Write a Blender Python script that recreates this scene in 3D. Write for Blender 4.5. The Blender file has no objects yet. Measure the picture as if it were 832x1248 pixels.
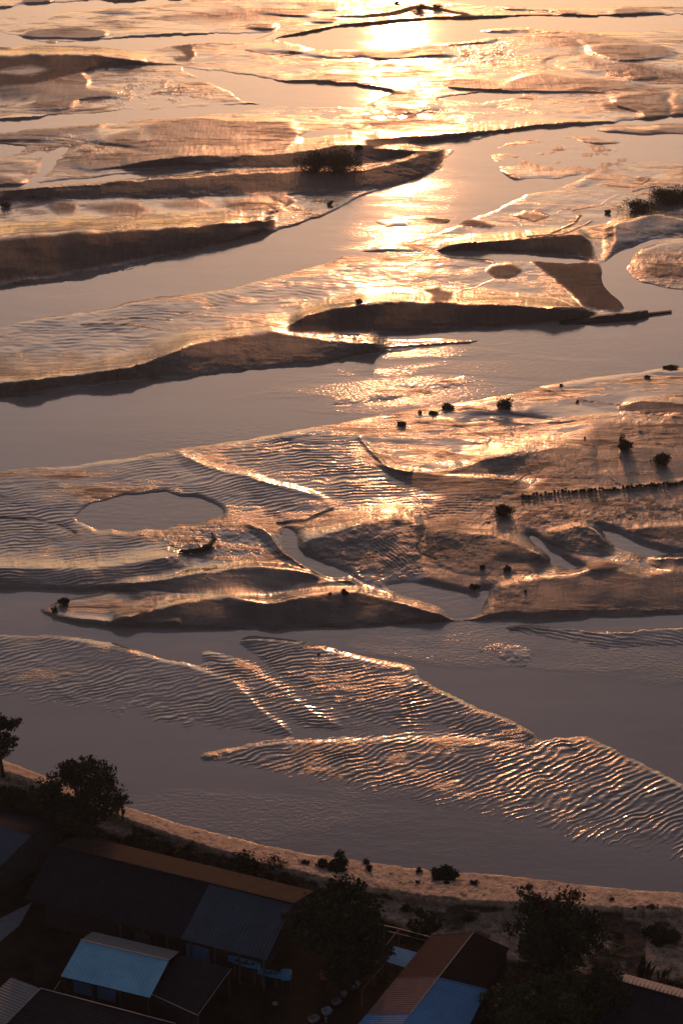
import bpy, bmesh, math, random
import numpy as np
from mathutils import Vector, Matrix
random.seed(7)
R = math.radians
C = bpy.context.scene.collection
BK = .48
H = 105.0                      # drone height above the water, metres
PITCH = 24.0
F = 2329.0                     # focal length in photo pixels (832 x 1248)
CP, SP = math.cos(R(PITCH)), math.sin(R(PITCH))
SUN_EL, SUN_AZ = 9.0, 1.7      # degrees; azimuth to the right of +Y

def ray(u, v):
    x = (u - 416.0) / F; y = -(v - 624.0) / F
    return x, CP + y * SP, -SP + y * CP
def at(u, v, z=0.0):
    x, y, d = ray(u, v); t = (H - z) / (-d)
    return Vector((x * t, y * t, z))

# ------------------------------------------------------------------ materials
def nodes(name):
    m = bpy.data.materials.new(name); m.use_nodes = True
    nt = m.node_tree; b = nt.nodes['Principled BSDF']
    return m, nt, b
def link(nt, a, b): nt.links.new(a, b)
def N(nt, typ, **kw):
    n = nt.nodes.new(typ)
    for k, v in kw.items():
        if k in n.inputs: n.inputs[k].default_value = v
        else: setattr(n, k, v)
    return n
def noise(nt, vec, scale, detail=5, rough=.55, dist=0.0):
    n = N(nt, 'ShaderNodeTexNoise'); n.inputs['Scale'].default_value = scale
    n.inputs['Detail'].default_value = detail; n.inputs['Roughness'].default_value = rough
    n.inputs['Distortion'].default_value = dist
    if vec is not None: link(nt, vec, n.inputs['Vector'])
    return n
def mathn(nt, op, a, b=None, c=None, clamp=False):
    n = nt.nodes.new('ShaderNodeMath'); n.operation = op; n.use_clamp = clamp
    for i, s in enumerate((a, b, c)):
        if s is None: continue
        if isinstance(s, (int, float)): n.inputs[i].default_value = s
        else: link(nt, s, n.inputs[i])
    return n.outputs[0]
def mixc(nt, fac, a, b):
    n = nt.nodes.new('ShaderNodeMix'); n.data_type = 'RGBA'
    if isinstance(fac, (int, float)): n.inputs[0].default_value = fac
    else: link(nt, fac, n.inputs[0])
    for i, s in ((6, a), (7, b)):
        if isinstance(s, tuple): n.inputs[i].default_value = (*s, 1)
        else: link(nt, s, n.inputs[i])
    return n.outputs[2]
def ramp(nt, fac, a, b, lo=0.0, hi=1.0):
    n = nt.nodes.new('ShaderNodeMapRange'); n.inputs[1].default_value = a; n.inputs[2].default_value = b
    n.inputs[3].default_value = lo; n.inputs[4].default_value = hi
    link(nt, fac, n.inputs[0]); return n.outputs[0]
def bump(nt, height, dist, strength=1.0, prev=None):
    n = nt.nodes.new('ShaderNodeBump'); n.inputs['Strength'].default_value = strength
    n.inputs['Distance'].default_value = dist
    link(nt, height, n.inputs['Height'])
    if prev is not None: link(nt, prev, n.inputs['Normal'])
    return n.outputs[0]
def stretch(nt, vec, s, rot=0.0):
    n = nt.nodes.new('ShaderNodeMapping'); n.inputs['Scale'].default_value = s
    n.inputs['Rotation'].default_value = (0, 0, rot)
    link(nt, vec, n.inputs['Vector']); return n.outputs[0]

def mat_simple(name, col, rough=.7, var=.25, scale=2.0, bumpd=0.0, spec=.5, metallic=0.0):
    m, nt, b = nodes(name)
    tc = N(nt, 'ShaderNodeTexCoord'); n = noise(nt, tc.outputs['Object'], scale, 6, .6)
    c1 = tuple(c * (1 - var) for c in col); c2 = tuple(min(1, c * (1 + var)) for c in col)
    link(nt, mixc(nt, ramp(nt, n.outputs['Fac'], .3, .7), c1, c2), b.inputs['Base Color'])
    b.inputs['Roughness'].default_value = rough; b.inputs['Metallic'].default_value = metallic
    b.inputs['Specular IOR Level'].default_value = spec
    if bumpd: link(nt, bump(nt, n.outputs['Fac'], bumpd), b.inputs['Normal'])
    return m

def mat_ground():
    m, nt, b = nodes('tidal_mud')
    geo = N(nt, 'ShaderNodeNewGeometry'); P = geo.outputs['Position']
    def att(n):
        a = N(nt, 'ShaderNodeAttribute'); a.attribute_name = n; return a.outputs['Fac']
    dark, sand, soil, rip = att('dark'), att('sand'), att('soil'), att('rip')
    n1 = noise(nt, stretch(nt, P, (.5, 1, 1)), .045, 8, .6, .4)     # wet film, tens of metres
    n2 = noise(nt, P, .35, 7, .65)
    n3 = noise(nt, P, 2.2, 6, .7)
    n4 = noise(nt, stretch(nt, P, (.28, 1, 1)), .6, 7, .7, .6)      # drying crust patches
    wet = mixc(nt, ramp(nt, n2.outputs['Fac'], .3, .7), (.155, .120, .104), (.205, .160, .138))
    n6 = noise(nt, stretch(nt, P, (.35, 1, 1)), .09, 9, .68, 1.2)
    crust = mathn(nt, 'MULTIPLY', ramp(nt, n6.outputs['Fac'], .50, .58), ramp(nt, n4.outputs['Fac'], .40, .56))
    crust = mathn(nt, 'MAXIMUM', crust, ramp(nt, n6.outputs['Fac'], .62, .70))
    crust = mathn(nt, 'MULTIPLY', crust, mathn(nt, 'SUBTRACT', 1.0, mathn(nt, 'MULTIPLY', rip, .8)), clamp=True)
    wet = mixc(nt, mathn(nt, 'MULTIPLY', crust, .8), wet, (.095, .068, .056))
    n7 = noise(nt, stretch(nt, P, (1, .10, .3)), 1.1, 6, .65, .3)     # drip marks and rills down the banks
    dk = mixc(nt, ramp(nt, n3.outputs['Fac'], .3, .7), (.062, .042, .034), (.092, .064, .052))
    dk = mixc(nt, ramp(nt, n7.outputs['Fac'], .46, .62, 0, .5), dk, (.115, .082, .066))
    n8 = noise(nt, P, 1.3, 8, .75)
    n9 = noise(nt, P, 4.5, 3, .6)
    sd = mixc(nt, ramp(nt, n8.outputs['Fac'], .38, .60), (.26, .14, .085), (.66, .44, .29))
    sd = mixc(nt, ramp(nt, n9.outputs['Fac'], .56, .64, 0, .8), sd, (.09, .05, .03))
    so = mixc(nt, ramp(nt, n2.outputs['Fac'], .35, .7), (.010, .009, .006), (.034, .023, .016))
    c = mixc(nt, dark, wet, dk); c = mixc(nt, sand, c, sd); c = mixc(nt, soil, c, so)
    link(nt, c, b.inputs['Base Color'])
    # film of water: glossier where the fine noise says so
    r = ramp(nt, n1.outputs['Fac'], .35, .68, .11, .15)
    r = mathn(nt, 'ADD', r, mathn(nt, 'MULTIPLY', crust, .30))
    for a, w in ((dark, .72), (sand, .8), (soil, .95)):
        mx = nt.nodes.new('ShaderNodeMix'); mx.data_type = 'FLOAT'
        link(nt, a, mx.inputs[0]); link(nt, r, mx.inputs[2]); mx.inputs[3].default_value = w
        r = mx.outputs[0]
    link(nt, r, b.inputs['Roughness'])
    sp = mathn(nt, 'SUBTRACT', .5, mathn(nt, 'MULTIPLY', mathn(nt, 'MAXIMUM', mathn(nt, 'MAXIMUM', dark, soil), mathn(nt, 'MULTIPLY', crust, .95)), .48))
    link(nt, sp, b.inputs['Specular IOR Level'])
    b1 = noise(nt, stretch(nt, P, (.6, 1, 1)), .35, 3, .5); b2 = noise(nt, stretch(nt, P, (.45, 1, 1)), 1.1, 2, .5, .5)
    b3 = noise(nt, P, 4.0, 2, .5)
    nb = bump(nt, b1.outputs['Fac'], .07, 1.0)
    nb = bump(nt, b2.outputs['Fac'], .030, 1.0, nb)
    nb = bump(nt, b3.outputs['Fac'], .009, 1.0, nb)
    nb = bump(nt, crust, .03, 1.0, nb)
    nb = bump(nt, mathn(nt, 'MULTIPLY', n7.outputs['Fac'], dark), .22, 1.0, nb)
    nb = bump(nt, mathn(nt, 'MULTIPLY', n3.outputs['Fac'], mathn(nt, 'MAXIMUM', sand, mathn(nt, 'MULTIPLY', crust, .3))), .22, 1.0, nb)
    link(nt, nb, b.inputs['Normal'])
    return m

def mat_water():
    m, nt, b = nodes('silty_water')
    geo = N(nt, 'ShaderNodeNewGeometry'); P = geo.outputs['Position']
    n0 = noise(nt, stretch(nt, P, (.30, 1, 1), .12), .03, 8, .62, .8)
    c = mixc(nt, ramp(nt, n0.outputs['Fac'], .35, .65), (.195, .152, .130), (.290, .228, .194))
    link(nt, c, b.inputs['Base Color'])
    b.inputs['IOR'].default_value = 1.40
    spn = nt.nodes.new('ShaderNodeSeparateXYZ'); link(nt, P, spn.inputs[0]); tot = None
    nr_ = noise(nt, stretch(nt, P, (.4, 1, 1)), .12, 6, .6, .5)
    for (cu, cv, ru, rv, st) in ((490,476,160,28,.42), (650,452,130,14,.35), (490,290,80,34,.26), (560,785,110,24,.42), (270,1000,210,32,.40), (470,430,120,8,.4), (600,235,160,30,.25), (100,372,170,14,.3), (490,100,60,60,.25), (760,800,110,26,.4), (470,960,120,16,.4)):
        c_ = at(cu, cv); rx_ = (at(cu + ru, cv) - c_).length; ry_ = abs(at(cu, cv - rv).y - c_.y)
        dx = mathn(nt, 'DIVIDE', mathn(nt, 'SUBTRACT', spn.outputs['X'], c_.x), rx_)
        dy_ = mathn(nt, 'DIVIDE', mathn(nt, 'SUBTRACT', spn.outputs['Y'], c_.y), ry_)
        e_ = mathn(nt, 'ADD', mathn(nt, 'MULTIPLY', dx, dx), mathn(nt, 'MULTIPLY', dy_, dy_))
        e_ = mathn(nt, 'ADD', e_, mathn(nt, 'MULTIPLY', mathn(nt, 'SUBTRACT', nr_.outputs['Fac'], .5), 5.0))
        e_ = mathn(nt, 'MULTIPLY', ramp(nt, e_, 1.35, .2, 0, 1), st)
        tot = e_ if tot is None else mathn(nt, 'MAXIMUM', tot, e_)
    ruff = tot
    link(nt, mathn(nt, 'ADD', ramp(nt, n0.outputs['Fac'], .3, .7, .07, .11), mathn(nt, 'MULTIPLY', ruff, .07)), b.inputs['Roughness'])
    n1 = noise(nt, stretch(nt, P, (.5, 1, 1), .15), 1.1, 3, .5)
    n2 = noise(nt, stretch(nt, P, (.45, 1, 1), -.1), 3.6, 2, .5)
    gate = ramp(nt, noise(nt, stretch(nt, P, (.3, 1, 1)), .03, 4, .6).outputs['Fac'], .42, .62, .15, 1)
    h = mathn(nt, 'MULTIPLY', mathn(nt, 'ADD', mathn(nt, 'MULTIPLY', n1.outputs['Fac'], .03), mathn(nt, 'MULTIPLY', n2.outputs['Fac'], .012)), gate)
    n3 = noise(nt, stretch(nt, P, (.7, 1, 1), .1), 2.4, 3, .6)
    h = mathn(nt, 'ADD', h, mathn(nt, 'MULTIPLY', mathn(nt, 'MULTIPLY', n3.outputs['Fac'], ruff), .11))
    link(nt, bump(nt, h, 1.0, 1.0), b.inputs['Normal'])
    return m

# ------------------------------------------------------------------ terrain
U0, U1, V0, V1 = -50, 885, -15, 1262
us = np.arange(U0, U1 + 1, dtype=np.float64); vs = np.arange(V0, V1 + 1, dtype=np.float64)
UU, VV = np.meshgrid(us, vs)
rng = np.random.default_rng(5)
TAB = rng.random((256, 256))
def vnoise(x, y):
    xi = np.floor(x).astype(np.int64); yi = np.floor(y).astype(np.int64)
    fx = x - xi; fy = y - yi
    fx = fx * fx * fx * (fx * (fx * 6 - 15) + 10); fy = fy * fy * fy * (fy * (fy * 6 - 15) + 10)
    a = TAB[yi & 255, xi & 255]; b = TAB[yi & 255, (xi + 1) & 255]
    c = TAB[(yi + 1) & 255, xi & 255]; d = TAB[(yi + 1) & 255, (xi + 1) & 255]
    return (a + (b - a) * fx) * (1 - fy) + (c + (d - c) * fx) * fy - .5
def fbm(x, y, o=4, g=.5):
    s = 0; a = 1.0; t = 0
    for i in range(o):
        s = s + a * vnoise(x + 17.3 * i, y + 9.1 * i); t += a; a *= g; x = x * 2.03; y = y * 2.03
    return s / t * 2
def flat(u, v):
    x = (u - 416.0) / F; y = -(v - 624.0) / F; t = H / (SP - y * CP)
    return x * t, (CP + y * SP) * t
WX, WY = flat(UU, VV)
WU = UU + 6.0 * fbm(UU / 45, VV / 14, 6, .62); WV = VV + 2.6 * fbm(UU / 38 + 50, VV / 13, 6, .62)

def smooth(x): x = np.clip(x, 0, 1); return x * x * (3 - 2 * x)
def blur(a, r):
    if r <= 0: return a
    r = int(r)
    for ax in (0, 1):
        for _ in range(2):
            p = np.pad(a, [(r + 1, r) if i == ax else (0, 0) for i in (0, 1)], mode='edge')
            cs = np.cumsum(p, axis=ax)
            n = a.shape[ax]
            hi = np.take(cs, range(2 * r + 1, 2 * r + 1 + n), axis=ax); lo = np.take(cs, range(0, n), axis=ax)
            a = (hi - lo) / (2 * r + 1)
    return a
def poly(pts, soft=1, warp=1.0):
    pts = np.array(pts, float); out = np.zeros_like(UU)
    x0, x1 = pts[:, 0].min() - 12, pts[:, 0].max() + 12; y0, y1 = pts[:, 1].min() - 8, pts[:, 1].max() + 8
    j0, j1 = max(0, int(x0 - U0)), min(len(us), int(x1 - U0) + 1); i0, i1 = max(0, int(y0 - V0)), min(len(vs), int(y1 - V0) + 1)
    if j1 <= j0 or i1 <= i0: return out
    x = (UU + (WU - UU) * warp)[i0:i1, j0:j1]; y = (VV + (WV - VV) * warp)[i0:i1, j0:j1]
    ins = np.zeros(x.shape, bool); n = len(pts)
    for k in range(n):
        (ax, ay), (bx, by) = pts[k], pts[(k + 1) % n]
        if ay == by: continue
        c = ((ay > y) != (by > y)) & (x < (bx - ax) * (y - ay) / (by - ay) + ax)
        ins ^= c
    a0, a1 = max(0, i0 - 2 * soft - 2), min(len(vs), i1 + 2 * soft + 2); b0, b1 = max(0, j0 - 2 * soft - 2), min(len(us), j1 + 2 * soft + 2)
    out[i0:i1, j0:j1] = ins
    out[a0:a1, b0:b1] = blur(out[a0:a1, b0:b1], soft)
    return out
def cr(pts, u):
    """smooth curve v(u) through points"""
    pts = sorted(pts); xs = np.array([p[0] for p in pts], float); ys = np.array([p[1] for p in pts], float)
    if len(xs) < 3: return np.interp(u, xs, ys)
    m = np.gradient(ys, xs); k = np.clip(np.searchsorted(xs, u) - 1, 0, len(xs) - 2)
    h = xs[k + 1] - xs[k]; t = np.clip((u - xs[k]) / h, 0, 1)
    return ((2*t**3 - 3*t**2 + 1) * ys[k] + (t**3 - 2*t**2 + t) * h * m[k] + (-2*t**3 + 3*t**2) * ys[k+1] + (t**3 - t**2) * h * m[k+1])

def ridged(x, y, o=4):
    s = 0; a = 1.0; t = 0
    for i in range(o):
        n = 1 - np.abs(vnoise(x + 31.7 * i, y + 5.3 * i)) * 4
        s = s + a * n; t += a; a *= .5; x = x * 2.1; y = y * 2.1
    return s / t
wxx = WX + 7 * fbm(WX / 22 + 9, WY / 30, 3)
base = .19 + .36 * fbm(wxx / 46, WY / 34, 4, .55) + .09 * fbm(WX / 9, WY / 9, 4, .55) - .10 * np.clip(ridged(wxx / 26, WY / 19 + 4, 4), 0, 1) ** 2
base = np.where(base < .03, .03 + (base - .03) * .45, base)
dark = np.zeros_like(UU); sand = np.zeros_like(UU); soil = np.zeros_like(UU); rip = np.zeros_like(UU)
h = base.copy()

WATER = [
 # foreground river
 [(-60,716),(40,719),(100,721),(150,716),(190,712),(120,724),(75,731),(44,743),(70,756),(140,766),(300,769),(450,766),(556,758),(620,753),(890,748),(890,1096),(832,1088),(760,1083),(700,1077),(640,1069),(550,1062),(440,1049),(340,1034),(250,1012),(160,985),(90,960),(20,932),(-60,905)],
 # second river
 [(-60,489),(0,487),(120,475),(250,459),(400,443),(480,430),(560,421),(600,412),(480,410),(400,411),(345,405),(420,410),(600,402),(680,395),(760,392),(820,383),(765,377),(735,345),(733,328),(750,310),(790,293),(890,284),(890,293),(832,293),(800,299),(775,311),(757,330),(780,347),(832,357),(890,362),(890,438),(832,445),(760,453),(700,462),(620,480),(540,492),(450,506),(350,526),(200,549),(100,564),(-60,577)],
 # third river
 [(-60,360),(0,351),(100,338),(200,318),(300,294),(390,266),(440,240),(490,224),(535,208),(548,192),(556,178),(610,164),(700,153),(832,142),(890,138),(890,182),(832,190),(740,196),(700,225),(640,235),(600,255),(560,272),(500,291),(450,302),(400,318),(300,346),(200,361),(100,379),(-60,405)],
 [(-60,150),(0,146),(130,138),(200,133),(300,128),(345,127),(290,134),(150,148),(0,161),(-60,166)],
 [(222,84),(300,92),(350,100),(430,104),(480,112),(440,130),(350,128),(300,122),(262,104)],
 [(-60,230),(0,228),(100,219),(200,208),(252,214),(230,217),(100,228),(-60,238)],
 [(330,50),(400,33),(500,25),(620,21),(890,18),(890,36),(700,40),(600,46),(480,60),(400,60)],
 [(0,40),(60,52),(200,44),(330,40),(300,50),(210,56),(180,62),(60,62),(0,60)],
 [(430,0),(890,-8),(890,6),(640,10),(560,2),(500,6)],
 [(-60,15),(100,2),(250,0),(180,6),(60,16),(-60,26)],
 # tidal pool and gullies
 [(92,632),(104,624),(112,616),(128,613),(150,605),(172,604),(200,600),(222,606),(240,606),(256,614),(272,622),(266,630),(252,632),(238,640),(214,638),(200,645),(176,643),(158,648),(138,644),(118,645),(104,638)],
 [(345,640),(365,652),(378,680),(412,698),(470,720),(540,748),(558,758),(520,752),(455,730),(395,710),(360,690),(345,665)],
 [(640,650),(652,652),(690,685),(745,702),(720,706),(676,690),(600,683),(610,678),(662,684)],
 [(555,757),(510,735),(460,716),(520,712),(570,725),(600,715),(590,735),(580,752)],
 [(690,640),(750,650),(790,668),(832,676),(890,678),(890,684),(800,681),(770,672),(720,650)],
 [(530,120),(600,112),(640,116),(590,124)], [(20,186),(30,180),(0,176),(-60,178),(-60,190),(0,192)],
 [(225,312),(520,306),(600,308),(700,318),(640,316),(540,312)], [(530,310),(620,308),(690,315),(724,320),(690,319),(600,315)],
]
m = poly([(-60,560),(100,545),(300,520),(440,520),(500,600),(430,650),(350,660),(250,700),(190,712),(-60,722)], 12)
base = base * (1 - m) + (.045 + .16 * base) * m
m = poly([(430,560),(560,560),(900,590),(900,770),(560,770),(300,770),(250,720),(420,640)], 16)
base = base * (1 - m) + (.05 + .30 * base) * m
wmask = np.zeros_like(UU)
for p in WATER:
    vy = np.mean([q_[1] for q_ in p]); small = vy > 600 and len(p) < 14; wmask = np.maximum(wmask, poly(p, 5 if small else 3 if vy > 380 else 2 if vy > 220 else 1))
for p_, a_ in (([(585,182),(612,170),(660,164),(720,166),(765,176),(778,194),(740,208),(680,220),(625,220),(600,205)], .9),
               ([(700,158),(760,152),(890,148),(890,160),(780,166)], .85), ([(440,268),(500,262),(560,266),(540,276),(470,280)], .8),
               ([(650,232),(720,214),(800,206),(890,204),(890,215),(700,235)], .8)):
    wmask = wmask * (1 - a_ * poly(p_, 3, 1.6))
h = h * (1 - wmask) - .50 * wmask
# shoals under the rippled bars: the bed lies just below the surface there
shoal = np.zeros_like(UU)
for p_, lv in (([(-60,774),(60,776),(140,786),(290,832),(380,906),(300,915),(180,905),(60,885),(-60,868)], -.05),
               ([(220,790),(290,778),(350,778),(530,820),(600,865),(680,912),(600,925),(400,905),(330,885),(250,830)], -.04),
               ([(200,930),(340,900),(500,895),(700,898),(780,930),(890,985),(890,1080),(740,1052),(600,1022),(440,985),(300,960)], -.05),
               ([(590,764),(680,760),(890,760),(890,800),(740,806),(640,790)], -.05),
               ([(542,1043),(600,1038),(662,1058),(645,1070),(556,1062)], -.03),
               ([(236,798),(290,783),(520,822),(600,865),(680,912),(500,906),(400,906),(372,905),(320,872),(288,840)], -.01),
               ([(150,960),(250,982),(340,1010),(330,1030),(240,1010),(160,985)], -.03)):
    shoal = np.maximum(shoal, poly(p_, 13) * (lv + .5))

h = h + wmask * (shoal + .05 * np.minimum(1, shoal * 3) * fbm(WX / 1.1, WY / 1.6, 4, .6))
# small winding creeks cut through the flats
cx_ = WX + 16 * fbm(WX / 40 + 3, WY / 40, 3); cy_ = WY + 16 * fbm(WX / 40 + 23, WY / 40 + 8, 3)
for sc1, thr, wd_, dp_ in ((75., .10, .034, .34),):
    n_ = vnoise(cx_ / sc1 + 5.5, cy_ / (sc1 * 1.1)) + .35 * vnoise(cx_ / sc1 * 2.3, cy_ / sc1 * 2.3 + 7)
    gate = smooth((fbm(WX / 90 + sc1, WY / 110, 2) + thr) / .2)
    g_ = np.exp(-(n_ / wd_) ** 2) * gate * smooth((470 - VV) / 120) * (1 - wmask)
    g_ = blur(g_, 1); h = h - g_ * dp_
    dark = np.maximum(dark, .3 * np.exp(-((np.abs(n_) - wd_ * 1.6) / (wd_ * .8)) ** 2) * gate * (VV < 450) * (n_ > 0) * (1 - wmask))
# smooth domes of mud
dm_ = fbm(WX / 20 + 8, WY / 26 + 3, 2); gt_ = smooth((330 - VV) / 80) + smooth((UU - 470) / 60) * smooth((VV - 480) / 40) * (VV < 760)
h = h + .06 * fbm(WX / 3.2 + 6, WY / 4.5, 3, .5) * (1 - wmask) * (.35 + .65 * smooth((520 - VV) / 60)) * (VV < 790)
h = h + .40 * smooth((dm_ - .12) / .25) * np.clip(gt_, 0, 1) * (1 - wmask)
dark = np.maximum(dark, .5 * smooth((dm_ - .28) / .12) * np.clip(gt_, 0, 1) * (1 - wmask))
# banks: crest line T, foot line B (photo px), height m, back slope px, profile, darkness (matte mud with the face's shade painted in)
BANKS = [
 ([(-60,66),(0,67),(70,66),(130,69),(170,74),(215,78),(285,75)], [(-60,116),(0,112),(60,103),(100,91),(150,81),(215,80),(285,76)], 3.0, 8, .8, .95),
 ([(325,49),(370,38),(430,28),(500,22),(560,19),(650,18),(832,17),(890,16)], [(325,52),(370,43),(430,33),(500,27),(560,24),(650,21),(832,19),(890,18)], 1.6, 2, .7, 1),
 ([(395,20),(440,18),(480,13),(515,4)], [(395,21),(440,22),(480,19),(515,10)], 1.2, 2, .7, 1),
 ([(500,4),(530,8),(560,15),(580,19)], [(500,10),(530,13),(560,19),(580,22)], 1.2, 2, .7, 1),
 ([(130,204),(220,191),(340,187),(370,184),(440,176),(480,183),(535,183)], [(130,206),(240,204),(350,206),(400,205),(440,204),(480,192),(535,186)], 2.6, 8, .8, .9),
 ([(-60,238),(0,233),(130,223),(240,215),(370,208),(440,207),(500,192),(548,178)], [(-60,248),(0,244),(100,242),(250,240),(400,235),(470,228),(520,213),(548,190)], 2.4, 2, .7, .85),
 ([(438,171),(500,166),(600,158),(660,151),(730,148),(832,142)], [(438,185),(470,178),(520,174),(600,163),(660,156),(730,149),(832,143)], 1.6, 6, .7, .9),
 ([(-60,293),(0,290),(80,284),(160,280),(240,275),(300,271),(345,266)], [(-60,356),(0,350),(60,343),(150,325),(230,306),(300,293),(345,276)], 5.0, 13, .75, .95),
 ([(-60,468),(0,466),(100,456),(170,444),(230,420),(290,410),(335,404),(370,411),(420,416),(480,421)], [(-60,486),(0,482),(100,471),(200,461),(300,451),(400,441),(450,432),(480,426)], 2.6, 10, .8, .75),
 ([(343,401),(380,383),(420,373),(480,368),(560,370),(640,373),(690,377),(735,380)], [(343,403),(380,408),(420,409),(480,409),(600,402),(680,393),(735,384)], 3.2, 8, .7, .97),
 ([(520,308),(570,297),(625,292),(680,287),(712,290),(722,299),(730,318)], [(520,309),(606,307),(650,310),(690,314),(715,317),(730,320)], 2.2, 5, .7, .97),
 ([(725,293),(740,279),(770,269),(800,262),(832,268),(890,272)], [(725,312),(736,325),(750,309),(775,295),(800,288),(832,284),(890,282)], 2.8, 4, .8, .35),
 # long island with the dark foot
 ([(120,762),(180,745),(240,732),(270,728),(330,735),(380,725),(430,722),(480,732),(520,745),(558,757)], [(120,764),(180,767),(240,768),(300,769),(380,768),(450,766),(520,761),(558,758)], 2.0, 8, .8, .7),
 ([(46,742),(75,750),(120,757),(180,757),(240,755)], [(46,744),(75,755),(120,764),(180,766),(240,768)], 0.7, 4, .8, .5),
 ([(120,716),(180,709),(230,701),(270,695),(330,691),(380,700),(410,712)], [(120,718),(180,720),(230,724),(300,728),(350,724),(390,718),(410,714)], 1.6, 5, .9, .5),
 ([(-60,690),(40,692),(120,692),(200,680),(240,672)], [(-60,717),(40,720),(110,720),(190,706),(240,690)], 1.0, 10, .8, .25),
 ([(286,636),(310,642),(330,652),(345,672),(370,690),(400,706),(440,720)], [(286,640),(310,652),(330,668),(350,688),(375,702),(400,714),(440,723)], .9, 1.5, 1, .1),
 ([(285,580),(330,590),(370,598),(402,612)], [(285,600),(320,620),(345,635),(375,632),(402,618)], .6, 3, 1, .0),
 ([(200,545),(235,560),(260,573),(300,580),(340,590)], [(200,550),(235,578),(270,600),(300,600),(340,602)], .4, 3, 1, .0),
 # mid-right
 ([(448,560),(470,568),(520,576),(566,580),(620,584),(650,590)], [(448,562),(480,582),(520,600),(570,609),(610,605),(650,593)], .8, 2, .9, .6),
 ([(540,575),(600,558),(650,549),(700,545),(728,552),(745,578)], [(540,577),(600,582),(640,584),(700,590),(728,590),(745,582)], 1.2, 10, 1, .55),
 ([(735,548),(770,545),(832,552),(890,555)], [(735,556),(760,582),(800,586),(832,582),(890,578)], .9, 6, 1, .5),
 ([(745,497),(780,489),(832,492),(890,494)], [(745,498),(780,503),(832,504),(890,504)], .9, 4, .9, .7),
 ([(795,520),(815,508),(845,506),(890,508)], [(795,522),(815,532),(845,540),(890,540)], .9, 4, .9, .5),
 ([(350,668),(400,650),(440,638),(480,632),(510,640),(530,655)], [(350,672),(400,690),(440,700),(480,705),(510,702),(530,690)], 1.8, 12, 1, .35),
 ([(505,660),(541,647),(566,650),(606,655),(640,668),(680,688)], [(505,668),(530,690),(566,700),(620,702),(650,700),(680,692)], 1.6, 6, .9, .6),
 ([(650,650),(676,648),(716,642),(736,658),(758,676)], [(650,652),(676,666),(716,677),(736,679),(758,678)], 1.5, 3, .7, .6),
 ([(753,646),(790,643),(832,640),(890,638)], [(753,648),(790,655),(832,661),(890,664)], 1.0, 3, .8, .7),
 ([(779,683),(800,681),(832,679),(890,678)], [(779,684),(800,692),(832,702),(890,704)], 1.0, 3, .8, .6),
 ([(590,722),(610,715),(640,707),(696,700),(736,691),(790,702),(816,697),(850,700),(890,700)], [(590,752),(610,753),(640,752),(696,752),(736,751),(790,750),(832,749),(850,748),(890,748)], 1.7, 4, .75, .62),
 ([(340,720),(380,712),(420,708),(450,718)], [(340,724),(380,728),(420,724),(450,720)], .7, 4, 1, .3),
 # sand bars in the river (rippled)
 ([(-60,776),(0,777),(60,779),(130,789),(200,807),(260,824),(288,835),(320,868),(372,904)], [(-60,850),(0,855),(60,868),(130,880),(200,893),(260,902),(320,905),(372,906)], .15, 9, .9, 0),
 ([(228,794),(260,800),(300,815),(340,840),(380,868),(430,893)], [(228,796),(260,830),(300,860),(340,880),(380,892),(430,897)], .11, 7, 1, 0),
 ([(278,784),(310,781),(340,782),(400,795),(470,811),(522,822)], [(278,786),(310,800),(340,822),(400,858),(470,888),(522,890)], .24, 7, .9, 0),
 ([(478,846),(500,832),(540,848),(580,866),(620,880),(666,908)], [(478,850),(500,868),(540,886),(580,900),(620,912),(666,916)], .30, 4, .8, 0),
 ([(228,926),(300,913),(340,908),(400,906),(440,905),(500,903),(560,905),(640,910),(680,905),(710,903),(760,925),(832,962),(890,992)], [(228,930),(300,940),(340,950),(400,958),(450,975),(500,984),(560,996),(640,1012),(680,1028),(760,1048),(832,1062),(890,1070)], .13, 8, .8, 0),
 ([(598,767),(640,763),(680,766),(740,772),(800,768),(890,764)], [(598,768),(640,780),(680,788),(740,798),(800,796),(890,790)], .22, 2, 1, 0),
 # upper right flats
 ([(757,329),(775,311),(800,300),(832,296),(890,294)], [(757,331),(775,342),(800,350),(832,356),(890,360)], .3, 5, .8, .3),
 ([(560,40),(620,36),(700,40),(760,48),(832,60)], [(560,41),(620,46),(700,54),(760,62),(832,66)], .5, 3, 1, .3),
]
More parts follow.
